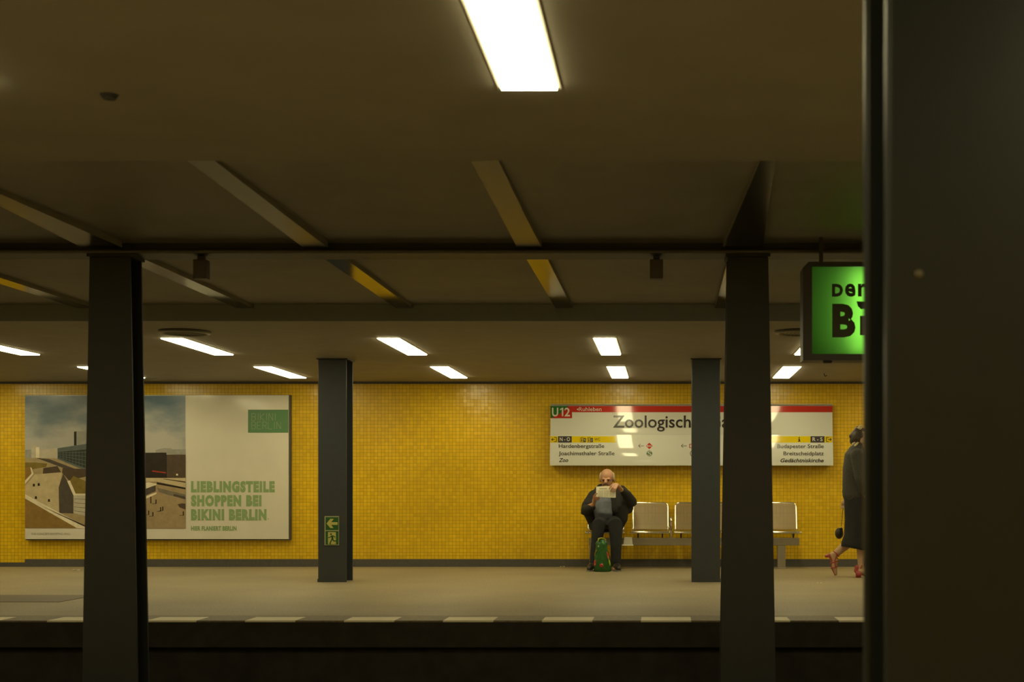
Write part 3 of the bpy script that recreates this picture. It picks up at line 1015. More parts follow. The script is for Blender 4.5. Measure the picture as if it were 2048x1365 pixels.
# ------------------------------------------------------------------ bench
BY = 17.10              # front of the seats
sB = F / BY
def bx(px): return (px - VX) / sB
SEAT = 0.455
M['chrome'] = mat('bright_chrome_tube', (0.78, 0.74, 0.64), 0.16, 0.95)
M['wire'] = mat('nickel_wire_mesh', (0.55, 0.47, 0.34), 0.3, 0.85)
M['rail'] = mat('dull_steel_rail', (0.30, 0.265, 0.20), 0.38, 0.5, noise=0.05, nscale=8)
M['bracket'] = mat('pale_cast_bracket', (0.75, 0.71, 0.58), 0.35)
bn = thing('bench', 'row of chrome framed wire mesh seats on a steel rail under the station sign', 'bench', (bx(1390), BY + 0.2, 0))
obj('rail', BOX(bx(1177), bx(1600), BY + 0.06, BY + 0.16, 0.292, 0.386), M['rail'], bn, bevel=0.006)
for x in (1186, 1564):
    bm = bmesh.new()
    box(bm, bx(x) - 0.05, bx(x) + 0.05, BY + 0.065, BY + 0.155, 0.0, 0.292)
    box(bm, bx(x) - 0.07, bx(x) + 0.07, BY + 0.03, BY + 0.19, 0.0, 0.012)
    obj('leg', bm, M['rail'], bn, bevel=0.004)
bm = bmesh.new()
taper(bm, (bx(1246.5), bx(1265), BY + 0.02, BY + 0.06, 0.305), (bx(1248.5), bx(1263.5), BY + 0.03, BY + 0.06, 0.398))
taper(bm, (bx(1240.5), bx(1267), BY + 0.012, BY + 0.06, 0.290), (bx(1244.5), bx(1265.5), BY + 0.02, BY + 0.06, 0.306))
obj('rail_joint', bm, M['bracket'], bn, bevel=0.003, label='pale cast joint on the rail')
W = bx(1336) - bx(1264.5)
TILT = 0.10
def seat(px):
    x0 = bx(px)
    x1 = x0 + W
    yb = BY + 0.40
    bm = bmesh.new()
    # one tube: front edge, up both sides and over the back with rounded corners
    R = 0.055
    zt = EYE + (VY - 1006.5) * (yb + TILT) / F
    def bk(z):
        return yb + TILT * (z - SEAT) / (zt - SEAT)
    pts = [(x0, BY, SEAT), (x0, yb - 0.04, SEAT), (x0, yb - 0.008, SEAT + 0.012), (x0, bk(SEAT + 0.05), SEAT + 0.05), (x0, bk(zt - R), zt - R)]
    for a in (22, 45, 68):
        pts.append((x0 + R - R * math.cos(math.radians(a)), bk(zt), zt - R + R * math.sin(math.radians(a))))
    pts.append((x0 + R, bk(zt), zt))
    left = pts
    right = [(x0 + x1 - x, y, z) for x, y, z in reversed(pts)]
    tube(bm, left + right, 0.0125, 10)
    fr = obj('tube_frame', bm, M['chrome'], bn, smooth=True)
    bm = bmesh.new()
    tube(bm, [(x0 - 0.012, BY, SEAT + 0.002), (x1 + 0.012, BY, SEAT + 0.002)], 0.0145, 10)
    obj('cross_tube', bm, M['chrome'], fr, smooth=True)
    bm = bmesh.new()
    tube(bm, [(x0, yb - 0.01, SEAT), (x1, yb - 0.01, SEAT)], 0.010, 8)
    obj('cross_tube', bm, M['chrome'], fr, smooth=True)
    def grid(name, n, m_, fn, th):
        g = bmesh.new()
        for i in range(n + 1):
            u = i / n
            a, b = fn(u, 0), fn(u, 1)
            box_bar(g, a, b, th)
        for j in range(m_ + 1):
            v = j / m_
            box_bar(g, fn(0, v), fn(1, v), th)
        obj(name, g, M['wire'], bn)
    def box_bar(g, a, b, th):
        a, b = Vector(a), Vector(b)
        d = (b - a).normalized()
        s = d.cross(Vector((0, 1, 0.12) if abs(d.y) < 0.9 else (0, 0, 1))).normalized() * th
        t_ = d.cross(s).normalized() * th * 0.5
        q = [[bm_v(g, p + s * i + t_ * j) for i, j in ((-1, -1), (1, -1), (1, 1), (-1, 1))] for p in (a, b)]
        for i in range(4):
            g.faces.new((q[0][i], q[0][(i + 1) % 4], q[1][(i + 1) % 4], q[1][i]))
    def bm_v(g, p): return g.verts.new(p)
    grid('back_mesh', 29, 26, lambda u, v: (x0 + 0.012 + (W - 0.024) * u, bk(SEAT + 0.03 + (zt - SEAT - 0.042) * v), SEAT + 0.03 + (zt - SEAT - 0.042) * v), 0.0026)
    grid('seat_mesh', 29, 24, lambda u, v: (x0 + 0.012 + (W - 0.024) * u, BY + 0.012 + 0.37 * v, SEAT), 0.0026)
    for x in (x0 + 0.07, x1 - 0.07):
        bm = bmesh.new()
        tube(bm, [(x, BY + 0.02, SEAT - 0.01), (x, BY + 0.10, 0.38), (x, BY + 0.3, SEAT - 0.01)], 0.009, 8)
        obj('bracket', bm, M['darkmetal'], bn, smooth=True)
for px in (1173.5, 1264.5, 1351, 1439, 1528):
    seat(px)
bm = bmesh.new()
ax = bx(1342)
tube(bm, [(ax - 0.03, BY + 0.11, 0.52), (ax - 0.005, BY + 0.11, 0.52)], 0.012, 8)
tube(bm, [(ax, BY + 0.12, 0.386), (ax, BY + 0.12, 0.60), (ax, BY + 0.10, 0.632), (ax, BY + 0.04, 0.64), (ax, BY - 0.02, 0.63), (ax, BY - 0.035, 0.60),
          (ax, BY - 0.02, 0.56), (ax, BY + 0.10, 0.49)], 0.0165, 10)
obj('armrest', bm, M['chrome'], bn, smooth=True)

# ------------------------------------------------------------------ the seated man
M['skin'] = mat('ruddy_skin', (0.50, 0.265, 0.155), 0.5, noise=0.08, nscale=60)
M['jacket'] = mat('black_jacket_cloth', (0.018, 0.0175, 0.016), 0.85, noise=0.25, nscale=25, bump=0.3, bscale=35)
M['shirt'] = mat('blue_grey_shirt', (0.15, 0.17, 0.215), 0.8, noise=0.12, nscale=25, bump=0.3, bscale=30)
M['trousers'] = mat('dark_navy_trousers', (0.014, 0.015, 0.018), 0.85, noise=0.2, nscale=20, bump=0.25, bscale=25)
M['shoe'] = mat('black_shoe_leather', (0.022, 0.02, 0.018), 0.4)
M['sole'] = mat('grey_shoe_sole', (0.25, 0.24, 0.22), 0.6)
M['whitehair'] = mat('white_hair', (0.55, 0.47, 0.34), 0.8, noise=0.15, nscale=90)
M['beard'] = mat('dark_moustache', (0.09, 0.055, 0.035), 0.8, noise=0.2, nscale=90)
man = thing('person', 'bald elderly man in a black jacket sitting on the bench reading a newspaper', 'person', tuple(at(1212, 1140, 16.7) * 1.0))
man.location.z = 0.0
def P(px, py, Y): return at(px, py, Y)
body = bmesh.new()
# head, turned a little down and towards the paper
HC = P(1214, 957, 17.02)
rx = Matrix.Rotation(math.radians(14), 3, 'X') @ Matrix.Rotation(math.radians(-10), 3, 'Z')
ball(body, HC + Vector((0, 0.01, 0.018)), (0.086, 0.100, 0.097), rx, 24)
ball(body, HC + Vector((-0.003, -0.022, -0.045)), (0.066, 0.075, 0.080), rx, 20)
tube(body, [HC + Vector((-0.012, -0.098, -0.02)), HC + Vector((-0.016, -0.118, -0.055))], [0.012, 0.018], 10)
ball(body, HC + Vector((-0.043, -0.082, -0.012)), (0.026, 0.016, 0.011))
ball(body, HC + Vector((0.022, -0.088, -0.012)), (0.026, 0.016, 0.011))
ball(body, HC + Vector((-0.012, -0.088, -0.098)), (0.03, 0.02, 0.014))
for sx in (-1, 1):
    ball(body, HC + Vector((sx * 0.087 + 0.004, 0.008, -0.022)), (0.013, 0.026, 0.036))
tube(body, [HC + Vector((0, 0.02, -0.06)), P(1213, 985, 17.16)], [0.058, 0.066], 14)
# trunk, arms and legs under the clothes
tube(body, [P(1213, 988, 17.17), P(1213, 1015, 17.17), P(1213, 1035, 17.22), P(1214, 1044, 17.22)], [0.115, 0.13, 0.12, 0.09], 18, sq=(1.15, 0.8))
ELB_L, ELB_R = P(1172, 1019, 17.0), P(1262, 1005, 17.0)
WR_L, WR_R = P(1187.5, 1009, 16.80), P(1242.5, 980, 16.80)
tube(body, [P(1194, 990, 17.15), ELB_L, WR_L], [0.055, 0.042, 0.027], 12)
tube(body, [P(1236, 986, 17.15), ELB_R, WR_R], [0.055, 0.042, 0.027], 12)
KN_L, KN_R = P(1197.5, 1051, 16.72), P(1231, 1051, 16.72)
AN_L, AN_R = P(1187, 1128, 16.70), P(1231.5, 1128, 16.70)
for hx, kn, an in ((1205, KN_L, AN_L), (1224, KN_R, AN_R)):
    tube(body, [P(hx, 1047, 17.15), kn, an], [0.075, 0.055, 0.04], 14)
    tube(body, [an, an + Vector((0, -0.02, -0.055)), an + Vector((0, -0.13, -0.075))], [0.04, 0.04, 0.03], 12)
# left hand folded over the top edge of the paper
PYN = 16.665
tube(body, [WR_R, P(1238, 975, 16.76), P(1232.5, 971, 16.715)], [0.026, 0.030, 0.034], 12, sq=(1, 0.75))
for (k1, k2, tip) in (((1227, 968.4), (1221, 973), (1218.3, 978.5)), ((1230.5, 968.4), (1224.5, 976), (1221.3, 982.5)),
                      ((1233.5, 968.8), (1228.5, 978), (1225.6, 984.5)), ((1236, 969.5), (1232, 978), (1229.5, 984))):
    tube(body, [P(1234.5, 971, 16.73), P(*k1, 16.665), P(*k2, 16.622), P(*tip, 16.620)], [0.013, 0.0115, 0.010, 0.0085], 8)
tube(body, [P(1236, 975, 16.75), P(1231, 976, 16.715), P(1226, 976, 16.71)], [0.014, 0.011, 0.009], 8)
# right hand holding the lower left edge
tube(body, [WR_L, P(1188, 1003, 16.76), P(1189.5, 997, 16.71)], [0.027, 0.031, 0.030], 12, sq=(0.8, 1))
for (k1, tip) in (((1192, 993), (1198, 990)), ((1192.5, 996), (1199, 993.5)), ((1192.5, 998.5), (1199, 997)), ((1192, 1001), (1197, 1000))):
    tube(body, [P(1189.5, 1000, 16.73), P(*k1, 16.70), P(*tip, 16.70)], [0.012, 0.0105, 0.009], 8)
tube(body, [P(1188, 1000, 16.73), P(1187.5, 993.5, 16.66), P(1191, 989, 16.62), P(1194.5, 987.5, 16.618)], [0.014, 0.012, 0.0105, 0.009], 8)
body_o = remesh('body', body, M['skin'], man, 0.0055, 3)
# clothes
j = bmesh.new()
tube(j, [P(1213, 986, 17.22), P(1213, 1010, 17.23), P(1212, 1028, 17.25), P(1212, 1038, 17.25)], [0.13, 0.165, 0.16, 0.135], 20, sq=(1.3, 0.8))
tube(j, [P(1200, 987, 17.17), P(1189, 993, 17.12), P(1174, 1013, 17.02), P(1172, 1022, 16.98), P(1184, 1015.5, 16.86)], [0.075, 0.085, 0.072, 0.070, 0.046], 14)
tube(j, [P(1230, 984, 17.17), P(1241, 984, 17.13), P(1256, 998, 17.04), P(1262.5, 1005, 17.0), P(1253, 990, 16.9), P(1245.5, 982.5, 16.83)], [0.075, 0.088, 0.080, 0.075, 0.062, 0.042], 14)
ball(j, P(1264, 1005, 17.02), (0.066, 0.06, 0.05), Matrix.Rotation(math.radians(20), 3, 'Y'))
ball(j, P(1256, 1016, 17.06), (0.07, 0.07, 0.08))
tube(j, [P(1237, 992, 17.05), P(1241, 1015, 17.0), P(1242, 1040, 17.02), P(1240, 1052, 17.05)], [0.085, 0.105, 0.085, 0.055], 14, sq=(1, 0.8))
tube(j, [P(1184, 1012, 17.02), P(1176, 1026, 17.03), P(1183, 1045, 17.08), P(1184, 1057, 17.05)], [0.06, 0.068, 0.050, 0.033], 12)
ball(j, P(1167, 1026.5, 17.03), (0.036, 0.055, 0.026))
tube(j, [P(1196, 990, 17.06), P(1187, 1005, 17.04), P(1181, 1020, 17.04)], [0.058, 0.05, 0.045], 12)
tube(j, [P(1203, 984, 17.08), P(1210, 990, 17.02)], [0.05, 0.04], 10)
tube(j, [P(1228, 982, 17.08), P(1228, 1000, 17.0), P(1230, 1020, 16.96)], [0.05, 0.055, 0.05], 10)
remesh('jacket', j, M['jacket'], man, 0.009, 5)
s_ = bmesh.new()
tube(s_, [P(1212, 990, 17.06), P(1209, 1008, 17.0), P(1207, 1025, 16.98), P(1207, 1038, 17.02)], [0.085, 0.105, 0.12, 0.10], 18, sq=(1.05, 0.9))
remesh('shirt', s_, M['shirt'], man, 0.009, 5)
tr = bmesh.new()
tube(tr, [P(1206, 1046, 17.2), P(1214, 1046, 17.2), P(1222, 1046, 17.2)], [0.115, 0.115, 0.115], 14)
tube(tr, [P(1205, 1044.5, 17.15), KN_L + Vector((0, 0, 0.0)), P(1193, 1085, 16.72), AN_L + Vector((0.008, 0, 0.01))], [0.10, 0.088, 0.066, 0.058], 16)
tube(tr, [P(1224, 1044.5, 17.15), KN_R + Vector((0, 0, 0.0)), P(1232, 1085, 16.72), AN_R + Vector((0, 0, 0.01))], [0.105, 0.092, 0.072, 0.062], 16)
remesh('trousers', tr, M['trousers'], man, 0.009, 4)
for an, tx in ((AN_L, -0.035), (AN_R, 0.035)):
    sh = bmesh.new()
    g = Vector((an.x, an.y, 0))
    tube(sh, [g + Vector((0, 0.07, 0.055)), g + Vector((tx * 0.3, -0.02, 0.06)), g + Vector((tx * 0.8, -0.12, 0.047)), g + Vector((tx * 1.2, -0.19, 0.038))], [0.045, 0.050, 0.046, 0.034], 14, sq=(1, 0.95))
    so = remesh('shoe', sh, M['shoe'], man, 0.007, 3)
    so_b = bmesh.new()
    rg = []
    for z in (0.0, 0.017):
        rg.append([g + Vector((tx * f + q, -f * 0.2 + 0.0, z)) for f, q in ((-0.55, -0.025), (-0.2, -0.047), (0.5, -0.05), (0.95, -0.042), (1.18, -0.0), (0.95, 0.042), (0.5, 0.05), (-0.2, 0.047), (-0.55, 0.025))])
    loft(so_b, rg)
    obj('sole', so_b, M['sole'], so)
# hair, moustache, spectacles, eyes
hb = bmesh.new()
ball(hb, HC + Vector((0, 0.035, 0.0)), (0.087, 0.080, 0.075), rx, 20)
for sx in (-1, 1):
    ball(hb, HC + Vector((sx * 0.075, 0.015, 0.02)), (0.022, 0.046, 0.055))
remesh('hair', hb, M['whitehair'], man, 0.007, 3)
hb = bmesh.new()
ball(hb, HC + Vector((-0.014, -0.092, -0.083)), (0.042, 0.018, 0.013))
ball(hb, HC + Vector((-0.010, -0.07, -0.115)), (0.05, 0.035, 0.022))
remesh('moustache', hb, M['beard'], man, 0.006, 2)
for ex_ in (-0.042, 0.020):
    eb = bmesh.new()
    ball(eb, HC + Vector((ex_, -0.083, -0.032)), 0.012)
    eo = obj('eye', eb, mat('dark_eye', (0.05, 0.035, 0.03), 0.3), man, smooth=True)
gb = bmesh.new()
for cx in (-0.043, 0.021):
    c = HC + Vector((cx, -0.108, -0.034))
    pts = [c + Vector((0.026 * math.cos(a), 0, 0.017 * math.sin(a))) for a in [2 * math.pi * k / 16 for k in range(17)]]
    tube(gb, pts, 0.0018, 6, round_ends=False)
tube(gb, [HC + Vector((-0.017, -0.109, -0.03)), HC + Vector((-0.005, -0.109, -0.03))], 0.0018, 6)
for sx, cx in ((-1, -0.069), (1, 0.047)):
    tube(gb, [HC + Vector((cx, -0.107, -0.03)), HC + Vector((sx * 0.088, 0.0, -0.012))], 0.0018, 6)
obj('spectacles', gb, mat('spectacle_frame', (0.12, 0.09, 0.06), 0.3, 0.5), man)

# newspaper
def NY(py): return PYN - 0.04 * (py - 972) / 24
SN = lambda px, py, off=0.0: at(px, py, NY(py) - off)
nw = thing('newspaper', 'folded newspaper held up by the seated man', 'newspaper', tuple(P(1212, 996, PYN)))
def npaper(pts, y0, y1):
    bm = bmesh.new()
    rings = [[P(px, py, NY(py) + y) for px, py in pts] for y in (y0, y1)]
    loft(bm, rings)
    return bm
M['news'] = mat('newsprint', (0.74, 0.70, 0.52), 0.8)
obj('sheet', npaper([(1192.3, 974), (1220, 972.6), (1231.7, 972.4), (1231.5, 995.8), (1212, 995), (1192.3, 994.2)], 0.0, 0.004), M['news'], nw)
obj('sheet', npaper([(1193, 975), (1231, 973), (1231, 996.3), (1193, 994.8)], 0.006, 0.010), M['news'], nw)
bm = bmesh.new()
for k in range(9):
    rect(bm, 1199 + k * 1.7, 977.0 + 0.2 * (k % 2), 1200.4 + k * 1.7, 979.3, SN, 0.001)
random.seed(4)
for col in range(3):
    x0 = 1196.5 + col * 11.2
    for r_ in range(9):
        y = 981.5 + r_ * 1.45
        x = x0
        while x < x0 + 10:
            l_ = random.uniform(0.7, 2.2)
            rect(bm, x, y, min(x + l_, x0 + 10.2), y + 0.7, SN, 0.001)
            x += l_ + 0.4
flatobj('print', bm, mat('newsprint_ink', (0.30, 0.28, 0.19), 0.8), nw)

# green shopping bag between his feet
BYG = 16.50
g0 = Vector((at(1205.5, 1140, BYG).x, BYG, 0))
bg = thing('shopping_bag', 'green carrier bag with red flowers standing between the seated man\'s feet', 'bag', tuple(g0))
bm = bmesh.new()
prof = [(0.0, 0.085, 0.05, 0.0), (0.012, 0.103, 0.062, 0.0), (0.09, 0.105, 0.065, -0.002), (0.18, 0.092, 0.06, -0.008), (0.26, 0.075, 0.052, -0.012), (0.32, 0.066, 0.048, -0.014),
        (0.345, 0.072, 0.045, -0.018), (0.365, 0.064, 0.036, -0.014), (0.385, 0.045, 0.025, -0.008), (0.393, 0.02, 0.012, -0.005)]
rings = []
random.seed(2)
for z, a_, b_, dx in prof:
    rings.append([g0 + Vector((dx + a_ * math.cos(t_) * (1 + 0.05 * math.sin(5 * t_ + z * 40)), b_ * math.sin(t_) * (1 + 0.06 * math.cos(4 * t_ + z * 30)), z))
                  for t_ in [2 * math.pi * k / 32 for k in range(32)]])
loft(bm, rings)
bago = obj('bag', bm, mat('green_bag_plastic', (0.017, 0.095, 0.014), 0.3, noise=0.25, nscale=20, bump=0.5, bscale=22), bg, smooth=True)
def patch(name, px, py, rxp, ryp, m, off=0.068, rot=0.0):
    bm = bmesh.new()
    Y = BYG - off
    c = P(px, py, Y)
    k = Y / F
    ball(bm, c, (rxp * k, 0.008, ryp * k), Matrix.Rotation(rot, 3, 'Y'), 14)
    obj(name, bm, m, bg, smooth=True)
redm = mat('red_flower_print', (0.42, 0.03, 0.02), 0.4, noise=0.3, nscale=60)
pink = mat('pink_flower_print', (0.55, 0.16, 0.10), 0.4, noise=0.3, nscale=60)
lime = mat('lime_print', (0.42, 0.45, 0.03), 0.4)
patch('flower_print', 1203, 1131.5, 3.8, 3.6, redm, 0.062)
patch('flower_print', 1204.5, 1130, 1.7, 1.6, pink, 0.068)
patch('flower_print', 1190.3, 1127, 2.6, 6.5, redm, 0.036, 0.1)
patch('flower_print', 1189.8, 1130, 1.4, 2.0, pink, 0.045)
patch('flower_print', 1215.3, 1112, 2.4, 8.5, redm, 0.032, -0.25)
patch('flower_print', 1216.3, 1116, 1.2, 3.5, pink, 0.042, -0.25)
patch('leaf_print', 1219, 1126, 1.5, 6.5, lime, 0.036, -0.2)
patch('leaf_print', 1197, 1093.5, 1.7, 2.2, mat('pale_print', (0.35, 0.42, 0.22), 0.4), 0.046)
bm = bmesh.new()
tube(bm, [P(1196.5, 1082, BYG - 0.03), P(1197, 1078.5, BYG - 0.03), P(1202, 1076.8, BYG - 0.02), P(1208, 1077.6, BYG - 0.01), P(1212, 1081, BYG)], [0.009, 0.010, 0.007, 0.006, 0.005], 8)
obj('handle', bm, lime, bg, smooth=True, label='lime green handle')
bm = bmesh.new()
tube(bm, [P(1193, 1101, BYG - 0.03), P(1190, 1107, BYG - 0.03), P(1189.5, 1111, BYG - 0.03), P(1192, 1113, BYG - 0.03)], 0.004, 8)
obj('handle', bm, mat('ochre_strap', (0.4, 0.25, 0.02), 0.5), bg, smooth=True, label='ochre side loop')
patch('flower_print', 1206.5, 1087, 2.2, 3.6, mat('mint_print', (0.10, 0.38, 0.14), 0.25), 0.042, -0.4)

# ------------------------------------------------------------------ the walking woman
WY = 15.44
kW = WY / F
def Q(px, py, dy=0.0): return at(px, py, WY) + Vector((0, dy, 0))
M['skin2'] = mat('pale_skin', (0.52, 0.33, 0.20), 0.5, noise=0.06, nscale=60)
M['tweed'] = mat('dark_grey_jacket', (0.050, 0.047, 0.040), 0.85, noise=0.3, nscale=120, bump=0.3, bscale=60)
M['skirt'] = mat('black_skirt_cloth', (0.013, 0.0125, 0.012), 0.85, noise=0.2, nscale=20, bump=0.3, bscale=18)
M['redshoe'] = mat('red_sandal_leather', (0.40, 0.065, 0.06), 0.4)
M['darkhair'] = mat('dark_brown_hair', (0.045, 0.032, 0.022), 0.6, noise=0.4, nscale=60)
M['blond'] = mat('pale_blond_hair', (0.60, 0.50, 0.26), 0.6, noise=0.2, nscale=60)
wo = thing('person', 'woman in dark jacket, long black skirt and red sandals walking behind the near column', 'person', (Q(1716, 1155).x, WY, 0))
b_ = bmesh.new()
hc = Q(1722, 880)
ball(b_, hc + Vector((0, 0, 0.012)), (0.092, 0.074, 0.098), None, 22)
ball(b_, hc + Vector((0.028, 0, -0.045)), (0.066, 0.058, 0.072), None, 18)
tube(b_, [hc + Vector((0.088, 0, -0.005)), hc + Vector((0.108, 0, -0.032))], [0.009, 0.013], 10)
ball(b_, hc + Vector((0.088, 0, -0.068)), (0.012, 0.024, 0.012))
ball(b_, hc + Vector((0.068, 0, -0.105)), (0.022, 0.022, 0.018))
for sy in (-1, 1):
    ball(b_, hc + Vector((0.0, sy * 0.074, -0.012)), (0.022, 0.01, 0.032))
tube(b_, [hc + Vector((-0.01, 0, -0.05)), Q(1714, 902)], [0.05, 0.055], 12)
tube(b_, [Q(1713, 914), Q(1713, 935), Q(1712, 965), Q(1712, 995)], [0.085, 0.105, 0.105, 0.12], 16, sq=(1.0, 1.35))
SH = Q(1711, 912)
for sy, el, wr in ((-1, Q(1716, 958, -0.21), Q(1728, 995, -0.19)), (1, Q(1704, 955, 0.24), Q(1697, 995, 0.27))):
    tube(b_, [SH + Vector((0, sy * 0.165, 0)), el, wr], [0.048, 0.038, 0.025], 12)
    d = (wr - el).normalized()
    tube(b_, [wr, wr + d * 0.06], [0.025, 0.034], 10, sq=(0.7, 1))
    for kx in range(4):
        o_ = Vector((0.018 * (kx - 1.5), 0, 0))
        a1 = wr + d * 0.085 + o_
        tube(b_, [wr + d * 0.05 + o_ * 0.8, a1, a1 + d * 0.03 + Vector((0.0, -sy * 0.012, 0)), a1 + d * 0.045 + Vector((0.0, -sy * 0.03, 0))], [0.011, 0.010, 0.009, 0.008], 8)
    tube(b_, [wr + d * 0.02, wr + d * 0.05 + Vector((0.034, -sy * 0.01, 0)), wr + d * 0.085 + Vector((0.038, -sy * 0.02, 0))], [0.014, 0.011, 0.009], 8)
# trailing leg (far side): knee forward, calf lifted behind, foot hanging toe down
KB, AB = Q(1713, 1068, 0.08), Q(1671.5, 1110.5, 0.08)
tube(b_, [Q(1711, 1000, 0.08), KB, Q(1697, 1089, 0.08), AB], [0.085, 0.058, 0.056, 0.040], 14)
tube(b_, [AB + Vector((-0.025, 0, -0.005)), AB + Vector((0.005, 0, -0.06)), Q(1669.5, 1134, 0.08), Q(1673, 1149, 0.08)], [0.038, 0.045, 0.038, 0.022], 12, sq=(0.95, 1.1))
# standing leg
KF, AF = Q(1724, 1065, -0.07), Q(1720, 1138, -0.07)
tube(b_, [Q(1714, 1000, -0.08), KF, Q(1720, 1095, -0.07), AF], [0.085, 0.056, 0.052, 0.031], 14)
tube(b_, [AF + Vector((-0.012, 0, -0.02)), AF + Vector((0.07, 0, -0.05)), AF + Vector((0.14, 0, -0.078)), AF + Vector((0.19, 0, -0.08))], [0.034, 0.034, 0.028, 0.018], 12, sq=(1.1, 0.9))
remesh('body', b_, M['skin2'], wo, 0.006, 3)
jk = bmesh.new()
tube(jk, [Q(1715, 892), Q(1714, 898), Q(1711, 911), Q(1709, 940), Q(1708, 968), Q(1710, 990)], [0.064, 0.082, 0.117, 0.128, 0.125, 0.135], 20, sq=(1.05, 1.35))
for sy, el, wr in ((-1, Q(1715, 958, -0.21), Q(1725, 985, -0.19)), (1, Q(1704, 955, 0.24), Q(1698, 984, 0.265))):
    tube(jk, [SH + Vector((0, sy * 0.155, 0.0)), (SH + Vector((0, sy * 0.165, 0))) * 0.5 + el * 0.5, el, wr], [0.080, 0.068, 0.060, 0.046], 14)
remesh('jacket', jk, M['tweed'], wo, 0.009, 4)
sk = bmesh.new()
rings = []
for py, cx, hx, hy in ((975, 1711, 0.12, 0.15), (1000, 1712, 0.135, 0.175), (1040, 1713, 0.135, 0.19), (1070, 1712, 0.135, 0.19), (1090, 1711, 0.16, 0.20), (1098, 1712, 0.17, 0.20)):
    c = Q(cx, py)
    rings.append([c + Vector((hx * math.cos(t_) * (1 + 0.05 * math.sin(6 * t_)), hy * math.sin(t_) * (1 + 0.04 * math.cos(7 * t_)), (-0.030 * math.cos(t_) if py > 1080 else 0))) for t_ in [2 * math.pi * k / 36 for k in range(36)]])
loft(sk, rings)
obj('skirt', sk, M['skirt'], wo, smooth=True)
hr = bmesh.new()
ball(hr, hc + Vector((-0.028, 0, 0.022)), (0.088, 0.082, 0.092), None, 20)
ball(hr, hc + Vector((-0.085, 0, -0.01)), (0.045, 0.05, 0.055))
tube(hr, [hc + Vector((0.06, 0, 0.075)), hc + Vector((-0.03, 0, 0.10)), hc + Vector((-0.10, 0, 0.03))], [0.03, 0.045, 0.03], 12, sq=(1, 1.4))
hair_o = remesh('hair', hr, M['darkhair'], wo, 0.007, 2)
hr = bmesh.new()
ball(hr, Q(1717.5, 858.5), (0.042, 0.042, 0.034))
ball(hr, Q(1722, 853), (0.02, 0.025, 0.016))
tube(hr, [Q(1712, 884, -0.04), Q(1706.5, 889, -0.03), Q(1702.5, 898, -0.02)], [0.018, 0.024, 0.014], 8)
tube(hr, [Q(1714, 888, -0.06), Q(1709, 893, -0.07)], [0.02, 0.018], 8)
remesh('blond_strands', hr, M['blond'], hair_o, 0.006, 1)
# sandals
for nm in ('sandal', 'sandal.001'):
    sd = bmesh.new()
    if nm == 'sandal':
        y = 0.08
        # raised foot: sole faces backwards, heel block at the top left
        A = [(1660, 1108), (1666, 1122), (1664, 1136), (1671, 1153)]
        tube(sd, [Q(px, py, y) for px, py in ((1659, 1112), (1664.5, 1122), (1665, 1136), (1671.5, 1151))], [0.020, 0.016, 0.016, 0.012], 10, sq=(0.6, 1.6))
        tube(sd, [Q(1662, 1112, y), Q(1654, 1113.5, y)], [0.024, 0.019], 10)
        for p0, p1, r_ in (((1671, 1106), (1677, 1112), 0.044), ((1668, 1126), (1674, 1124), 0.047), ((1668, 1137), (1674, 1135), 0.042)):
            c = (Q(*p0, y) + Q(*p1, y)) / 2
            d = (Q(*p1, y) - Q(*p0, y)).normalized()
            pts = [c + d * r_ * math.cos(a) + Vector((0, 1, 0)) * r_ * math.sin(a) for a in [2 * math.pi * k / 14 for k in range(15)]]
            tube(sd, pts, 0.006, 6, round_ends=False)
        tube(sd, [Q(1674, 1110, y - 0.045), Q(1670, 1124, y - 0.05), Q(1671.5, 1136, y - 0.042)], 0.006, 6)
    else:
        y = -0.07
        g = Vector((AF.x, WY - 0.07, 0))
        taper(sd, (g.x - 0.055, g.x - 0.005, g.y - 0.026, g.y + 0.026, 0.0), (g.x - 0.06, g.x + 0.012, g.y - 0.032, g.y + 0.032, 0.075))
        tube(sd, [g + Vector((-0.03, 0, 0.072)), g + Vector((0.05, 0, 0.045)), g + Vector((0.12, 0, 0.012)), g + Vector((0.205, 0, 0.010))], [0.024, 0.022, 0.022, 0.02], 10, sq=(0.5, 1.5))
        tube(sd, [g + Vector((-0.05, 0, 0.075)), g + Vector((-0.045, 0, 0.115))], [0.028, 0.026], 10)
        for cx, cz, r_ in ((0.0, 0.125, 0.036), (0.1, 0.05, 0.036)):
            pts = [g + Vector((cx + 0.01 * math.sin(a), r_ * math.cos(a), cz + r_ * math.sin(a) * 0.9)) for a in [2 * math.pi * k / 14 for k in range(15)]]
            tube(sd, pts, 0.007, 6, round_ends=False)
    obj('sandal', sd, M['redshoe'], wo, smooth=True)
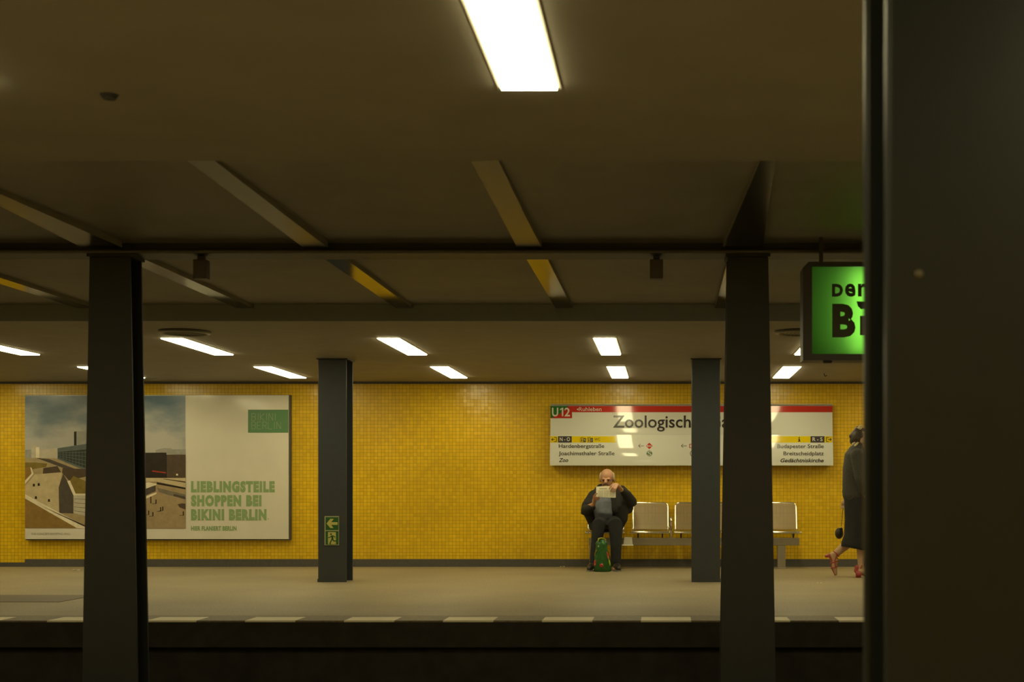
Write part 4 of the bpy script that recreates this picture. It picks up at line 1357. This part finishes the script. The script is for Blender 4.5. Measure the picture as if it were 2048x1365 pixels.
# handbag
hbag = thing('handbag', 'small black handbag on a thin strap hanging behind the walking woman', 'bag', tuple(Q(1684.5, 1080, 0.30)))
bm = bmesh.new()
c = Q(1685, 1069, 0.30)
ball(bm, c, (0.050, 0.045, 0.066), None, 18)
box(bm, c.x - 0.01, c.x + 0.04, c.y - 0.03, c.y + 0.03, c.z + 0.02, c.z + 0.062)
remesh('pouch', bm, mat('black_bag_leather', (0.02, 0.018, 0.015), 0.35), hbag, 0.006, 3)
bm = bmesh.new()
tube(bm, [c + Vector((0.02, 0, 0.05)), Q(1690, 1052, 0.30), Q(1692, 1025, 0.30), Q(1694.5, 1011, 0.30)], 0.004, 6)
obj('strap', bm, mat('dark_strap', (0.05, 0.035, 0.02), 0.5), hbag)
bm = bmesh.new()
ball(bm, c + Vector((0.022, -0.01, 0.068)), (0.011, 0.008, 0.009), None, 10)
obj('clasp', bm, mat('brass_clasp', (0.75, 0.55, 0.2), 0.2, 0.9), hbag, smooth=True)

# ------------------------------------------------------------------ litter and floor plate
lit = [(152, 1142, 0.045, 'white paper scrap on the platform floor under the billboard'),
       (1639, 1168, 0.022, 'tiny white scrap on the platform floor between bench end and walking woman'),
       (1125, 1133.2, 0.03, 'white scrap at the foot of the wall beside the seated man')]
wp = mat('white_scrap_paper', (0.75, 0.70, 0.58), 0.8)
for px, py, r_, lb in lit:
    Y = EYE * F / (py - VY)
    Y = min(Y, 17.5)
    X = (px - VX) / F * Y
    bm = bmesh.new()
    v = [bm.verts.new((X + dx * r_, Y + dy * r_, z)) for dx, dy, z in ((-1, -0.8, 0.001), (0.1, -1, 0.012), (1, -0.5, 0.002), (0.9, 0.9, 0.014), (-0.1, 0.7, 0.003), (-1, 0.9, 0.016))]
    bm.faces.new((v[0], v[1], v[4], v[5]))
    bm.faces.new((v[1], v[2], v[3], v[4]))
    bmesh.ops.solidify(bm, geom=bm.faces[:], thickness=0.002)
    tag(obj('paper_scrap', bm, wp), lb, 'litter', 'litter on the far platform')
t = thing('floor_plate', 'dark rectangular plate let into the platform floor under the billboard', 'plate', (-6.0, 12.27, 0))
obj('plate', BOX(-7.0, -5.28, 11.88, 12.68, 0.0, 0.004), mat('dark_floor_plate', (0.115, 0.095, 0.065), 0.6, noise=0.12, nscale=30), t)
